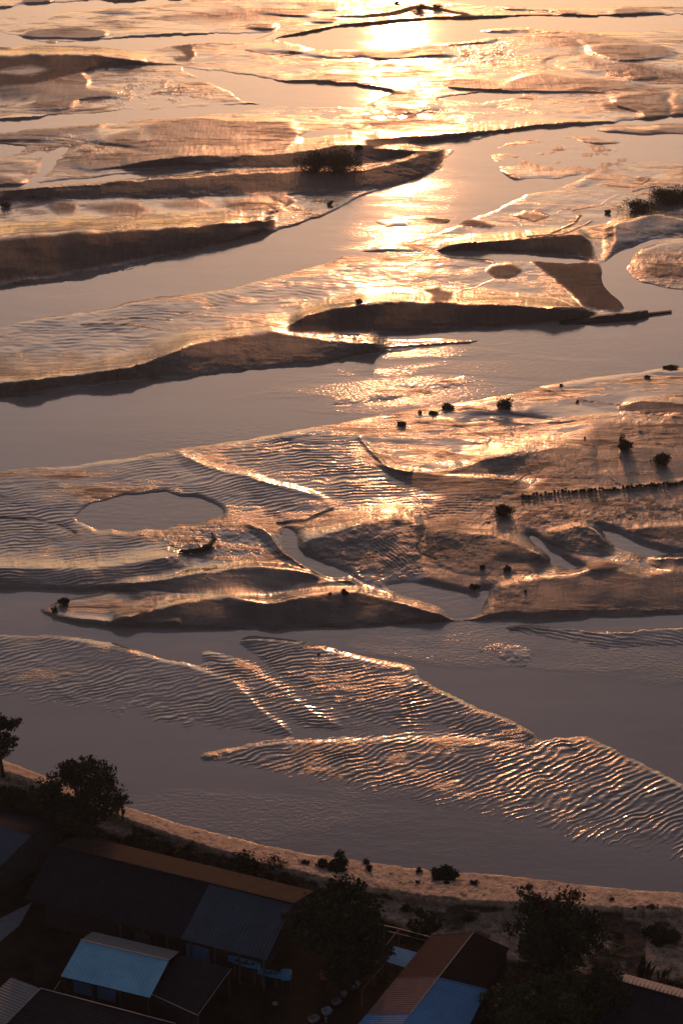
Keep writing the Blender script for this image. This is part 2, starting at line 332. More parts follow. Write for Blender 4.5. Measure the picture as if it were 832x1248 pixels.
for T, B, hc, back, pw, dk in BANKS:
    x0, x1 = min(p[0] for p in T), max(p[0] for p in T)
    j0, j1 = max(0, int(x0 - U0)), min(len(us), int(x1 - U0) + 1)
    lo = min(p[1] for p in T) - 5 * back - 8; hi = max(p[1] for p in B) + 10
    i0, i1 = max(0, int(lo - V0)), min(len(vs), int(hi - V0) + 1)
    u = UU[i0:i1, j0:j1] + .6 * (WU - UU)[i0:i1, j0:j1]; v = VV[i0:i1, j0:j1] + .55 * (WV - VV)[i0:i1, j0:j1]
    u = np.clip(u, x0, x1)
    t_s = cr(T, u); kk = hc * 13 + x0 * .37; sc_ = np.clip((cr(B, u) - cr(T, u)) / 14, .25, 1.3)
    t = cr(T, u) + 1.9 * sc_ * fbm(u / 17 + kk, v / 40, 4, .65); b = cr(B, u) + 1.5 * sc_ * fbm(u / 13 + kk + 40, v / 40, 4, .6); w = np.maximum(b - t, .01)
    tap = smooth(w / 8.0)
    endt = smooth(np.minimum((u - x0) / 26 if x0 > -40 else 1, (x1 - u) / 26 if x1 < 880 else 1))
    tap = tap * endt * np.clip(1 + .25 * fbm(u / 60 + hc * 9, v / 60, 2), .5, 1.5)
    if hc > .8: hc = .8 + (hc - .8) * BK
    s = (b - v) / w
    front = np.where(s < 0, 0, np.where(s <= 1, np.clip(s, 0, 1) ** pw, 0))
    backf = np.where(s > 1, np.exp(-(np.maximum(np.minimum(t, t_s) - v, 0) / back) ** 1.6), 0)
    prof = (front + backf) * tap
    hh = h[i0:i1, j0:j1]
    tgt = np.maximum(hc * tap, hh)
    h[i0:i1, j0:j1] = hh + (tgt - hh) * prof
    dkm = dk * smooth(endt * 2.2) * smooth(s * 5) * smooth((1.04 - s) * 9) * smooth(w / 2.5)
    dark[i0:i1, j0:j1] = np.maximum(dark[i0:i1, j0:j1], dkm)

FN = fbm(WX / 1.5 + 11, WY / 2.2, 5, .66); FF = fbm(WX / 3 + 11, WY / 5, 5, .7)
# crumbly ground: clods, weed and trampled mud
for p_, am_, dk_ in (([(560,604),(640,600),(832,596),(890,596),(890,640),(760,640),(660,646),(590,640)], .16, .75),
                     ([(400,640),(520,610),(600,630),(640,660),(560,700),(430,705),(380,670)], .14, .5),
                     ([(250,632),(320,640),(350,690),(250,700),(190,690),(210,650)], .12, .25), ([(150,630),(270,632),(260,668),(200,672),(160,655)], .10, .1),
                     ([(585,695),(660,690),(650,745),(570,750)], .12, .5), ([(655,645),(716,642),(750,668),(716,675)], .16, .5), ([(700,620),(832,640),(860,690),(760,690),(680,650)], .10, .4),
                     ([(690,70),(800,76),(890,90),(890,105),(760,98)], .3, .7), ([(520,30),(620,40),(640,90),(560,80)], .25, .6), ([(430,128),(520,130),(600,150),(520,158),(440,160)], .25, .5),
                     ([(60,160),(260,170),(330,185),(120,200),(0,195)], .22, .5), ([(180,80),(260,110),(280,124),(140,132),(60,130)], .22, .4), ([(280,240),(400,245),(380,265),(300,270)], .22, .5),
                     ([(480,180),(530,182),(520,215),(440,235),(420,225)], .2, .3), ([(400,412),(470,415),(520,425),(450,440),(400,440)], .2, .5),
                     ([(560,170),(740,170),(780,200),(640,215)], .16, .5), ([(560,530),(720,545),(740,590),(600,585)], .12, .4), ([(745,505),(890,505),(890,550),(760,545)], .12, .5),
                     ([(755,330),(800,300),(890,298),(890,356),(790,345)], .2, .5)):
    am_ *= .5 if p_[0][1] < 300 else .8
    m = poly(p_, 7); f_ = FN if p_[0][1] > 300 else FF
    h = h + m * am_ * f_ * (1 - .8 * wmask)
    dark = np.maximum(dark, m * dk_ * smooth((f_ - .12) / .14) * (1 - wmask))

# thin features: lit rims, wheel and keel tracks, drainage cracks, painted shade lines: points, half width px, height m, darkness
LINES = [
 ([(440,533),(450,548),(470,567),(500,574)], 2.2, .45, 0),
 ([(236,556),(262,570),(300,580),(350,595),(385,603),(402,616)], 3.5, .16, 0),
 ([(0,632),(42,633),(70,640),(92,649)], 1.6, -.3, .6),  # shadow line, its shade put into the mud colour
 ([(340,638),(370,635),(404,621)], 2.0, -.30, .6),  # shade under the bar's tail, painted dark along a shallow groove
 ([(440,425),(520,420),(600,413),(700,404),(832,396)], .9, .34, 0),
 ([(640,603),(700,598),(760,597),(832,588)], 3.0, .25, 0),
 ([(740,575),(752,588),(770,596),(800,590),(832,585)], 2.0, .22, 0),
 ([(778,525),(775,515),(795,505),(832,507)], 1.3, .18, 0), ([(778,525),(800,540),(820,545)], 1.3, .18, 0),
 ([(832,282+220),(780,503),(720,507),(680,513),(640,515),(600,510)], 2.2, .25, 0),
 ([(570,497),(600,500),(640,507),(680,512)], 1.0, -.12, .6),
 ([(512,656),(507,664),(512,674),(530,682)], 1.2, -.2, .7),
 ([(215,317),(160,328),(112,339),(50,352),(-20,368)], 1.5, 1.15, .7),
 ([(620,262),(650,270),(668,262),(650,257)], .9, .1, .8), ([(690,255),(705,262),(700,272),(670,285),(640,288)], 1.4, .1, .8), ([(720,271),(690,284),(660,288)], 1.0, .1, .8),
 ([(680,258),(730,250),(755,238),(795,227)], .9, .1, .7), ([(738,248),(760,255),(780,262)], 1.0, .1, .7), ([(755,222),(780,224),(790,218),(765,219),(755,222)], .8, .08, .6), ([(778,217),(798,214)], 1.0, .1, .7),
 ([(432,212),(460,206),(480,212),(500,217)], .8, -.1, .7), ([(440,190),(470,198),(500,204),(520,212)], .8, -.1, .6), ([(600,232),(610,235),(640,245)], .7, -.1, .5),
 ([(40,165),(80,166),(130,178)], .8, -.1, .6), ([(0,164),(50,166),(100,175),(180,180),(200,176)], .8, -.1, .55), ([(30,180),(60,190),(100,194)], .7, -.1, .5),
 ([(215,100),(225,118),(260,124),(300,122)], .9, -.12, .6), ([(140,120),(145,128),(110,134),(60,140)], .9, -.12, .55),
 ([(300,60),(330,66),(360,64)], 1.0, .1, .7), ([(345,68),(370,64)], 1.0, .1, .7),
 ([(600,320),(560,315),(520,316)], 1.0, .12, .3), ([(540,360),(580,352),(600,340),(640,345),(700,372)], 1.0, -.1, .4), ([(420,335),(480,345),(560,362)], .8, -.1, .4),
 ([(100,286+110),(160,396),(200,402)], .9, -.1, .55), ([(125,390),(170,388),(208,391)], .8, -.1, .55), ([(200,382),(250,384),(300,390),(345,400)], 1.0, -.12, .4),
 ([(505,515),(560,520),(600,535),(640,548)], .9, -.1, .4), ([(635,555),(645,575),(620,590)], .9, .12, .3), ([(650,550),(660,570),(645,590)], .8, .12, .3),
 ([(640,430+38),(700,487),(760,495)], .8, -.1, .5), ([(560,478),(620,480),(690,476)], .8, -.1, .3),
 ([(672,898),(690,902),(700,912)], 2, .2, 0),
]
for pts_, hw, hh_, dk_ in LINES:
    x0 = min(p[0] for p in pts_) - 14; x1 = max(p[0] for p in pts_) + 14; y0 = min(p[1] for p in pts_) - 12; y1 = max(p[1] for p in pts_) + 12
    j0, j1 = max(0, int(x0 - U0)), min(len(us), int(x1 - U0) + 1); i0, i1 = max(0, int(y0 - V0)), min(len(vs), int(y1 - V0) + 1)
    if j1 <= j0 or i1 <= i0: continue
    u = UU[i0:i1, j0:j1] + .8 * (WU - UU)[i0:i1, j0:j1]; v = VV[i0:i1, j0:j1] + .8 * (WV - VV)[i0:i1, j0:j1]; best = np.full(u.shape, 99.0)
    for (ax, ay), (bx, by) in zip(pts_[:-1], pts_[1:]):
        q_ = np.clip(((u - ax) * (bx - ax) + (v - ay) * (by - ay)) / ((bx - ax) ** 2 + (by - ay) ** 2 + 1e-6), 0, 1)
        best = np.minimum(best, np.hypot((u - ax - q_ * (bx - ax)) * .7, v - ay - q_ * (by - ay)))
    g_ = np.exp(-(best / hw) ** 2); hh_ = -.07 if (dk_ >= .5 and hw <= 1.4) else hh_ * .45; dk_ = min(1, dk_ * 1.3)
    wm_ = 1 - wmask[i0:i1, j0:j1] if hh_ < 0 else 1
    h[i0:i1, j0:j1] += g_ * hh_ * wm_
    dark[i0:i1, j0:j1] = np.maximum(dark[i0:i1, j0:j1], g_ * dk_)

# flat dark mud patches: polygon, softness, darkness
PATCH = [
 ([(640,314),(700,317),(728,321),(735,345),(765,375),(752,380),(712,373),(680,345)], 1, .95),
 ([(210,70),(226,68),(222,62),(211,58),(225,51),(262,48),(297,48),(262,53),(235,56),(233,62),(238,68),(230,75),(215,75)], 1, .8),
 ([(270,12),(360,6),(420,10),(400,18),(330,26),(240,26),(180,22)], 3, .5),
 ([(560,105),(620,108),(665,122),(600,122),(555,114)], 3, .5),
 ([(690,60),(740,75),(832,85),(880,95),(880,108),(790,100),(720,82)], 3, .5),
 ([(640,92),(720,96),(800,106),(832,112),(780,112),(700,104)], 3, .5),
 ([(725,126),(770,124),(800,132),(790,138),(740,136)], 2, .6),
 ([(590,44),(680,38),(720,52),(700,62),(640,54)], 3, .4),
 ([(600,178),(660,168),(730,178),(770,195),(740,210),(680,212),(620,206)], 3, .45),
 ([(440,140),(480,135),(540,140),(560,150),(500,160),(450,155)], 3, .4),
 ([(0,52),(10,54),(16,58),(0,60)], 1, .8),
 ([(112,337),(170,328),(208,319),(204,323),(150,334),(112,341)], 1, .7),
 ([(190,180),(240,172),(300,164),(340,170),(330,178),(260,182)], 4, .35),
 ([(40,200),(90,190),(140,195),(110,206),(60,208)], 3, .4),
 ([(-40,200),(20,195),(60,205),(0,212)], 3, .3),
 ([(-40,240),(0,237),(22,241),(24,248),(8,253),(-40,254)], 2, .7),
 ([(58,250),(78,245),(97,250),(94,260),(70,262)], 2, .7),
 ([(102,252),(130,247),(165,248),(186,255),(170,262),(130,261)], 2, .7),
 ([(196,246),(240,243),(262,250),(240,256),(205,254)], 2, .55),
 ([(270,243),(300,240),(330,247),(322,256),(285,257)], 2, .55),
 ([(330,238),(350,238),(360,246),(345,250)], 1, .55),
 ([(590,330),(604,323),(625,322),(636,329),(622,337),(603,338)], 1, .85),
 ([(515,352),(535,349),(552,356),(545,367),(520,368),(528,360)], 1, .8),
 ([(498,262),(560,264),(605,273),(598,277),(540,273)], 1, .8),
 ([(620,262),(640,258),(668,263),(660,268),(630,267)], 1, .6),
 ([(716,690),(740,685),(758,690),(745,696),(720,697)], 1, .8),
 ([(775,328),(800,320),(890,322),(890,341),(800,339)], 3, .7),
 ([(190,645),(205,640),(216,652),(212,670),(198,668)], 2, .0),
 ([(560,548),(600,540),(640,545),(620,560),(575,562)], 3, .3),
 ([(640,600),(700,605),(760,612),(770,630),(700,640),(640,635),(600,622)], 6, .38),
 ([(790,570),(832,560),(880,560),(880,590),(820,588)], 4, .4),
 ([(60,85),(40,80),(0,84),(0,90),(40,92)], 1, -.6),
 ([(330,36),(420,50),(500,46),(470,40),(420,44)], 2, .4),
 ([(430,38),(465,40),(470,50),(440,52)], 2, .4),
 ([(480,75),(540,82),(555,92),(500,90)], 3, .3),
 ([(470,195),(510,186),(532,190),(520,210),(470,226),(430,233)], 2, .3),
 ([(0,105),(40,100),(80,108),(50,118),(0,124)], 3, .6),
 ([(480,435),(520,428),(560,424),(600,430),(540,440),(480,448)], 2, .0),
]
for p, sf, dk in PATCH:
    m = poly(p, sf)
    dark = np.clip(np.maximum(dark, m * dk) if dk > 0 else dark + m * dk, 0, 1)
    if dk > .5: h = h + m * .12 * (1 - wmask)
# shallow flats in the second river: silt just breaking the surface
for p, amp in (([(430,470),(520,455),(620,446),(690,440),(660,456),(560,476),(470,498),(400,505),(380,490)], .545),
               ([(500,425),(600,415),(560,440),(470,452),(400,455),(440,437)], .46),
               ([(250,360),(420,322),(520,298),(640,262),(700,240),(560,300),(430,345),(300,372)], .48),
               ([(520,770),(600,775),(690,800),(620,830),(540,815),(480,790),(460,775)], .44),
               ):
    m = poly(p, 8) * wmask
    h = h + m * (amp + .0 + .20 * fbm(WX / 4 + 3, WY / 6, 5, .68))
# ripples: polygon, slope of the crest lines on the photo, wavelength px, amplitude m
RIP = [
 ([(-60,776),(60,778),(130,788),(290,834),(372,906),(200,905),(100,885),(-60,870)], -.22, 5.4, .05),
 ([(228,790),(300,780),(400,793),(522,820),(520,900),(400,905),(330,885),(260,830)], -.17, 5.2, .085),
 ([(470,850),(500,830),(560,852),(620,878),(670,910),(560,905)], -.26, 5.6, .085),
 ([(180,938),(240,922),(330,905),(480,895),(600,905),(640,930),(640,1015),(520,990),(420,965),(250,945)], -.33, 6.4, .085),
 ([(590,915),(700,900),(760,922),(890,990),(890,1075),(760,1052),(640,1018)], -.50, 8.6, .095),
 ([(596,765),(680,762),(760,770),(890,764),(890,792),(740,800),(640,784)], .16, 5.0, .07),
 ([(540,1042),(600,1040),(655,1060),(645,1070),(550,1062)], -.3, 6, .12),
 ([(-60,580),(40,578),(90,600),(100,640),(160,650),(215,655),(200,690),(110,718),(-60,716)], -.10, 4.3, .075),
 ([(120,575),(220,545),(250,560),(330,590),(400,610),(350,636),(290,630),(260,612),(190,598)], -.16, 4.2, .08),
 ([(240,545),(350,530),(440,534),(455,565),(520,600),(600,615),(520,640),(420,620),(400,606),(320,585)], -.05, 4.2, .085),
 ([(440,655),(470,650),(500,660),(505,690),(470,690)], .7, 5, .06),
 ([(0,380),(160,360),(300,380),(230,420),(150,440),(0,440)], -.02, 5.0, .05),
 ([(250,350),(420,330),(500,350),(420,370),(340,385),(250,390)], .12, 4.6, .05),
]
for k, (p, sl, lam, amp) in enumerate(RIP):
    lam *= .86; amp *= .72
    xs_ = [q_[0] for q_ in p]; ys2 = [q_[1] for q_ in p]
    W_ = np.s_[max(0, int(min(ys2) - 32 - V0)):min(len(vs), int(max(ys2) + 32 - V0)), max(0, int(min(xs_) - 32 - U0)):min(len(us), int(max(xs_) + 32 - U0))]
    m = poly(p, 9)[W_]; u = UU[W_]; v = VV[W_]
    m = np.minimum(1, m * (1 + .8 * fbm(u / 30 + k, v / 14, 3)))
    wx = 3.4 * fbm(u / 60 + k * 7, v / 26, 3, .5) * (lam / 5) + .9 * fbm(u / 16 + k, v / 7, 2) * (lam / 5)
    ph = (v - sl * u) / lam + wx / lam * 2.0
    wv = (.5 + .5 * np.sin(2 * math.pi * ph)) ** 1.5
    am = amp * (.45 + 1.1 * np.clip(.5 + fbm(u / 42 + 3 * k, v / 20 + k, 3), 0, 1))
    h[W_] += m * am * (wv - .4)
    rip[W_] = np.maximum(rip[W_], m)

# shore: sand from the waterline, a low crest, then the sheltered ground of the village
SH = [(-60,905),(20,932),(90,960),(160,985),(250,1012),(340,1034),(440,1049),(550,1062),(640,1069),(700,1077),(760,1083),(832,1088),(890,1094)]
CRS = [(-60,925),(20,945),(90,972),(160,1000),(250,1032),(340,1058),(440,1082),(520,1094),(600,1101),(700,1106),(832,1109),(890,1110)]
uw = UU + .5 * (WU - UU); sh = cr(SH, uw) + 3.2 * fbm(UU / 16, VV / 7, 5, .65); cs = cr(CRS, uw)
q = (VV - sh) / np.maximum(cs - sh, 2)
land = smooth((VV - sh + 1) / 3)
prof = np.where(q < 1, 1.9 * np.clip(q, 0, 1) ** .8, .75 + 1.15 * np.exp(-np.maximum(VV - cs, 0) / 7.0))
prof = prof + .20 * fbm(WX / .6, WY / .7, 3, .7) * smooth(.35 + q * 2) * (1 - .6 * smooth((VV - cs) / 10)) - .22 * np.exp(-((VV - cs - 9 - 3 * fbm(UU / 60, VV / 60, 2)) / 1.6) ** 2) + .26 * fbm(WX / 2.0, WY / 2.4, 5, .62) * smooth(q * 1.5) + .35 * fbm(WX / 9, WY / 7, 3) * smooth(q)
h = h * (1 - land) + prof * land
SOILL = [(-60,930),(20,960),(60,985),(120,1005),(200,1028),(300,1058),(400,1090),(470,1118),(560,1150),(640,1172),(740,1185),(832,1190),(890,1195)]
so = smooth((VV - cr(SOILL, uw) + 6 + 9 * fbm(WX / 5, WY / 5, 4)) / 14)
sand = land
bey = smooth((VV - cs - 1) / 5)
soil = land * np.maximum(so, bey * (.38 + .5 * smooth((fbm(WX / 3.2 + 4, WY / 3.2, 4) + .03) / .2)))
flatten = smooth((VV - cr(SOILL, uw) - 20) / 30)
h = h * (1 - flatten) + .8 * flatten
GZ = .8

# mesh: dense over the view, sparse beyond it
def axis(a, b, lo, hi):
    d = list(np.arange(a, b + 1)); s = 4.0; x = a
    L = []
    while x > lo: x -= s; s *= 1.25; L.append(max(x, lo))
    x = b; s = 4.0; Rr = []
    while x < hi: x += s; s *= 1.25; Rr.append(min(x, hi))
    return np.array(L[::-1] + d + Rr, float)
ua = axis(U0, U1, -2600, 3400); va = axis(V0, V1, -405.0, 2100)
ui = np.clip(np.round(ua - U0).astype(int), 0, len(us) - 1); vi = np.clip(np.round(va - V0).astype(int), 0, len(vs) - 1)
G = np.ix_(vi, ui)
hs = h[G].copy(); dks, sas, sos, rps = dark[G], sand[G], soil[G], rip[G]
ug, vg = np.meshgrid(ua, va)
x = (ug - 416.0) / F; yy = -(vg - 624.0) / F; dz = SP - yy * CP; dy = CP + yy * SP
fx, fy = x * H / dz, dy * H / dz
out = np.clip(np.maximum(np.maximum(U0 - ug, ug - U1), np.maximum(V0 - vg, vg - V1)) / 120.0, 0, 1)
gen = np.where(vg > 1150, GZ, .1 + 1.0 * fbm(fx / 90, fy / 160, 5))
hs = hs * (1 - out) + gen * out
Yw = (H - hs) * dy / dz
for i in range(len(va) - 2, -1, -1):                 # far slopes never fold over themselves
    Yw[i] = np.maximum(Yw[i], Yw[i + 1] + .02)
hs = H - Yw * dz / dy
Xw = x * (H - hs) / dz
nr, nc = hs.shape
co = np.stack([Xw, Yw, hs], -1).reshape(-1, 3).astype(np.float32)
idx = np.arange(nr * nc).reshape(nr, nc)
fc = np.stack([idx[1:, :-1], idx[1:, 1:], idx[:-1, 1:], idx[:-1, :-1]], -1).reshape(-1, 4)
me = bpy.data.meshes.new('ground'); nf = len(fc)
me.vertices.add(len(co)); me.vertices.foreach_set('co', co.ravel())
me.loops.add(nf * 4); me.loops.foreach_set('vertex_index', fc.ravel().astype(np.int32))
me.polygons.add(nf); me.polygons.foreach_set('loop_start', np.arange(0, nf * 4, 4, dtype=np.int32))
me.polygons.foreach_set('use_smooth', np.ones(nf, dtype=bool))
me.update(calc_edges=True)
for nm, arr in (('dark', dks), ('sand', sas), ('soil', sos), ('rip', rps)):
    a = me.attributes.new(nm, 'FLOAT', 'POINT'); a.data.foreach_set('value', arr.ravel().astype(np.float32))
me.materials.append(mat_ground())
ground = bpy.data.objects.new('ground', me); C.objects.link(ground); ground['kind'] = 'structure'
ground['label'] = 'grey brown tidal mud flats with sand bars, dark banks and an orange lit shore'

def gz(u, v):
    return float(h[int(np.clip(round(v) - V0, 0, len(vs) - 1)), int(np.clip(round(u) - U0, 0, len(us) - 1))])
def G3(u, v): return at(u, v, max(gz(u, v), 0))

wm = bpy.data.meshes.new('water')
ys_ = [-200, 300, 1200, 6000, 32000]; vv_ = []; ff_ = []
for y_ in ys_: vv_ += [(-14000 if y_ > 1000 else -3000, y_, 0), (14000 if y_ > 1000 else 3000, y_, 0)]
for k in range(4): ff_.append((2 * k, 2 * k + 1, 2 * k + 3, 2 * k + 2))
wm.from_pydata(vv_, [], ff_); wm.materials.append(mat_water())
water = bpy.data.objects.new('water', wm); C.objects.link(water); water['kind'] = 'structure'
water['label'] = 'calm silty river channels reflecting the sunset sky'
# ------------------------------------------------------------------ objects
def M_(n): return MATS[n]
def mat_tin(name, c1, c2, rough=.5, metallic=.0, spec=.35):
    m, nt, b = nodes(name)
    tc = N(nt, 'ShaderNodeTexCoord'); P = tc.outputs['Object']
    n = noise(nt, P, .5, 8, .7, .4); n2 = noise(nt, P, 6, 5, .6)
    c = mixc(nt, ramp(nt, n.outputs['Fac'], .40, .64), c1, c2)
    dk = tuple(x * .45 for x in c1)
    c = mixc(nt, ramp(nt, n2.outputs['Fac'], .55, .75, 0, .5), c, dk)
    link(nt, c, b.inputs['Base Color']); b.inputs['Metallic'].default_value = metallic
    link(nt, ramp(nt, n.outputs['Fac'], .3, .7, rough - .1, rough + .15), b.inputs['Roughness'])
    link(nt, bump(nt, n2.outputs['Fac'], .01), b.inputs['Normal'])
    b.inputs['Specular IOR Level'].default_value = spec
    return m
def mat_leaf(name, c1, c2):
    m, nt, b = nodes(name)
    tc = N(nt, 'ShaderNodeTexCoord'); n = noise(nt, tc.outputs['Object'], 1.6, 5, .7)
    link(nt, mixc(nt, ramp(nt, n.outputs['Fac'], .35, .65), c1, c2), b.inputs['Base Color'])
    b.inputs['Roughness'].default_value = .8; b.inputs['Specular IOR Level'].default_value = .15
    return m
MATS = dict(
 old_tin=mat_tin('old_dark_roof_sheet', (.010, .010, .013), (.017, .017, .022), .85, spec=.08),
 blue_grey_tin=mat_tin('blue_grey_roof_sheet', (.020, .030, .045), (.034, .050, .07), .6, spec=.22),
 sunlit_red_tin=mat_tin('sunlit_red_roof_sheet', (.016, .010, .008), (.055, .032, .026), .7, spec=.03),  # barn's far slope: reddish sunlight put into the sheet colour
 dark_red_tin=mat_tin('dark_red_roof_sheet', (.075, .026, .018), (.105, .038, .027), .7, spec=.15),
 pink_tin=mat_tin('faded_pink_roof_sheet', (.13, .07, .062), (.19, .11, .095), .6, spec=.15),
 shaded_maroon_tin=mat_tin('shaded_maroon_roof_sheet', (.02, .008, .007), (.03, .013, .011), .8, spec=.08),  # right slope of the patchwork house, its shade put into the colour
 light_blue_tin=mat_tin('light_blue_roof_sheet', (.12, .27, .38), (.17, .34, .46), .55),
 bright_blue_tin=mat_tin('bright_blue_roof_sheet', (.035, .14, .28), (.055, .19, .36), .55),
 grey_tin=mat_tin('grey_roof_sheet', (.06, .068, .08), (.10, .11, .125), .6, spec=.2),
 slate_tin=mat_tin('slate_blue_roof_sheet', (.03, .04, .06), (.045, .055, .08), .65, spec=.2),
 tile=mat_simple('pale_ridge_tile', (.35, .25, .2), .8, .3, 3),
 wall=mat_simple('dark_timber_wall', (.022, .018, .016), .9, .35, 3, .02, .2),
 plaster=mat_simple('stained_plaster_wall', (.05, .045, .045), .85, .3, 2, .02, .2),
 post=mat_simple('grey_timber_post', (.028, .026, .024), .8, .25, 5),
 pipe=mat_simple('rusty_pale_pipe', (.14, .11, .09), .5, .25, 5),
 trim=mat_simple('pale_roof_trim', (.22, .18, .16), .6, .2, 3),
 blue_panel=mat_simple('blue_painted_panel', (.04, .13, .24), .6, .25, 3),
 blue_hull=mat_simple('blue_paint', (.03, .15, .28), .5, .2, 2),
 plastic=mat_simple('pale_plastic', (.10, .115, .13), .4, .1, 3),
 lilac=mat_simple('lilac_plastic', (.08, .075, .115), .4, .1, 3),
 sheet=mat_simple('pale_blue_sheeting', (.16, .20, .25), .6, .3, 4),
 red_cloth=mat_simple('red_cloth', (.30, .05, .03), .8, .3, 4),
 bark=mat_simple('dark_bark', (.035, .026, .02), .9, .35, 4, .03, .2),
 wood=mat_simple('wet_dark_driftwood', (.03, .022, .018), .7, .4, 4, .04, .3),
 leaf=mat_leaf('dark_green_leaves', (.010, .015, .007), (.024, .032, .013)),
 leaf2=mat_leaf('olive_leaves', (.022, .026, .010), (.045, .047, .017)),
 scrub=mat_leaf('dry_scrub_leaves', (.026, .024, .014), (.052, .044, .022)),
 grass=mat_leaf('coarse_grass', (.05, .05, .02), (.11, .09, .04)),
 concrete=mat_simple('grey_concrete', (.12, .12, .125), .85, .25, 1.5, .01),
)
class MB:
    def __init__(s): s.v = []; s.f = []
    def quad(s, a, b, c, d):
        n = len(s.v); s.v += [Vector(a), Vector(b), Vector(c), Vector(d)]; s.f.append((n, n+1, n+2, n+3)); return s
    def box(s, c, dx, dy, dz, rz=0.0, lift=0.0):
        """c = centre of the base"""
        n = len(s.v); ca, sa = math.cos(rz), math.sin(rz)
        for z in (0, dz):
            for x, y in ((-dx, -dy), (dx, -dy), (dx, dy), (-dx, dy)):
                s.v.append(Vector((c[0] + (x*ca - y*sa)/2, c[1] + (x*sa + y*ca)/2, c[2] + lift + z)))
        for q in ((3,2,1,0),(4,5,6,7),(0,1,5,4),(1,2,6,5),(2,3,7,6),(3,0,4,7)): s.f.append(tuple(n+i for i in q))
        return s
    def slab(s, P, th):
        """P: 4 corners (top face), th: thickness downwards along the normal"""
        P = [Vector(p) for p in P]; nn = (P[1]-P[0]).cross(P[3]-P[0]).normalized()
        if nn.z < 0: nn = -nn
        Q = [p - nn*th for p in P]; n = len(s.v); s.v += P + Q
        for q in ((0,1,2,3),(7,6,5,4),(0,4,5,1),(1,5,6,2),(2,6,7,3),(3,7,4,0)): s.f.append(tuple(n+i for i in q))
        return s
    def tube(s, pts, rad, seg=6):
        pts = [Vector(p) for p in pts]; m = len(pts)
        if isinstance(rad, (int, float)): rad = [rad]*m
        n0 = len(s.v)
        for i, p in enumerate(pts):
            d = (pts[min(i+1, m-1)] - pts[max(i-1, 0)])
            if d.length < 1e-6: d = Vector((0,0,1))
            d.normalize(); a = d.orthogonal().normalized() if abs(d.z) > .9 else d.cross(Vector((0,0,1))).normalized(); b = d.cross(a)
            for k in range(seg):
                t = 2*math.pi*k/seg; s.v.append(p + (a*math.cos(t) + b*math.sin(t))*rad[i])
        for i in range(m-1):
            for k in range(seg):
                a = n0+i*seg+k; b = n0+i*seg+(k+1) % seg; s.f.append((a, b, b+seg, a+seg))
        s.f.append(tuple(n0+k for k in range(seg))[::-1]); s.f.append(tuple(n0+(m-1)*seg+k for k in range(seg)))
        return s
    def sheet(s, A, B, Cc, D, pitch=.33, amp=.022, th=.03):
        """corrugated sheet: A-B along the ridge, D-C along the eave"""
        A, B, Cc, D = map(Vector, (A, B, Cc, D)); n = max(4, int((B-A).length/pitch)*4)
        nn = (B-A).cross(D-A).normalized()
        if nn.z < 0: nn = -nn
        n0 = len(s.v); rows = 4
        for i in range(n+1):
            t = i/n; o = nn*(amp*math.cos(math.pi*i/2.0))
            a = A.lerp(B, t); d = D.lerp(Cc, t)
            for r in range(rows): s.v.append(a.lerp(d, r/(rows-1)) + o)
            for r in range(rows): s.v.append(a.lerp(d, r/(rows-1)) + o - nn*th)
        k = rows*2
        for i in range(n):
            for r in range(rows-1):
                a = n0+i*k+r; s.f.append((a, a+1, a+1+k, a+k)); a += rows; s.f.append((a+k, a+1+k, a+1, a))
            a = n0+i*k; s.f.append((a, a+k, a+k+rows, a+rows)); a += rows-1; s.f.append((a+rows, a+k+rows, a+k, a))
        for a in (n0, n0+n*k):
            for r in range(rows-1): s.f.append((a+r, a+rows+r, a+rows+r+1, a+r+1))
        return s
    def build(s, name, m, parent=None, loc=None, smooth_=False):
        off = parent.matrix_world.translation if parent is not None else (Vector(loc) if loc is not None else Vector((0,0,0)))
        if parent is not None: off = WLOC[parent]
        me = bpy.data.meshes.new(name); me.from_pydata([tuple(v - off) for v in s.v], [], s.f)
        me.materials.append(m); me.update()
        if smooth_: me.polygons.foreach_set('use_smooth', [True]*len(me.polygons))
        o = bpy.data.objects.new(name, me); C.objects.link(o)
        if parent is not None: o.parent = parent; WLOC[o] = off
        else: o.location = off; WLOC[o] = off
        return o
WLOC = {}
def thing(name, label, cat, loc, group=None):
    o = bpy.data.objects.new(name, None); C.objects.link(o); o.location = loc; o.empty_display_size = .5
    WLOC[o] = Vector(loc); o['label'] = label; o['category'] = cat
    if group: o['group'] = group
    return o
def tag(o, label, cat, group=None):
    o['label'] = label; o['category'] = cat
    if group: o['group'] = group
    return o

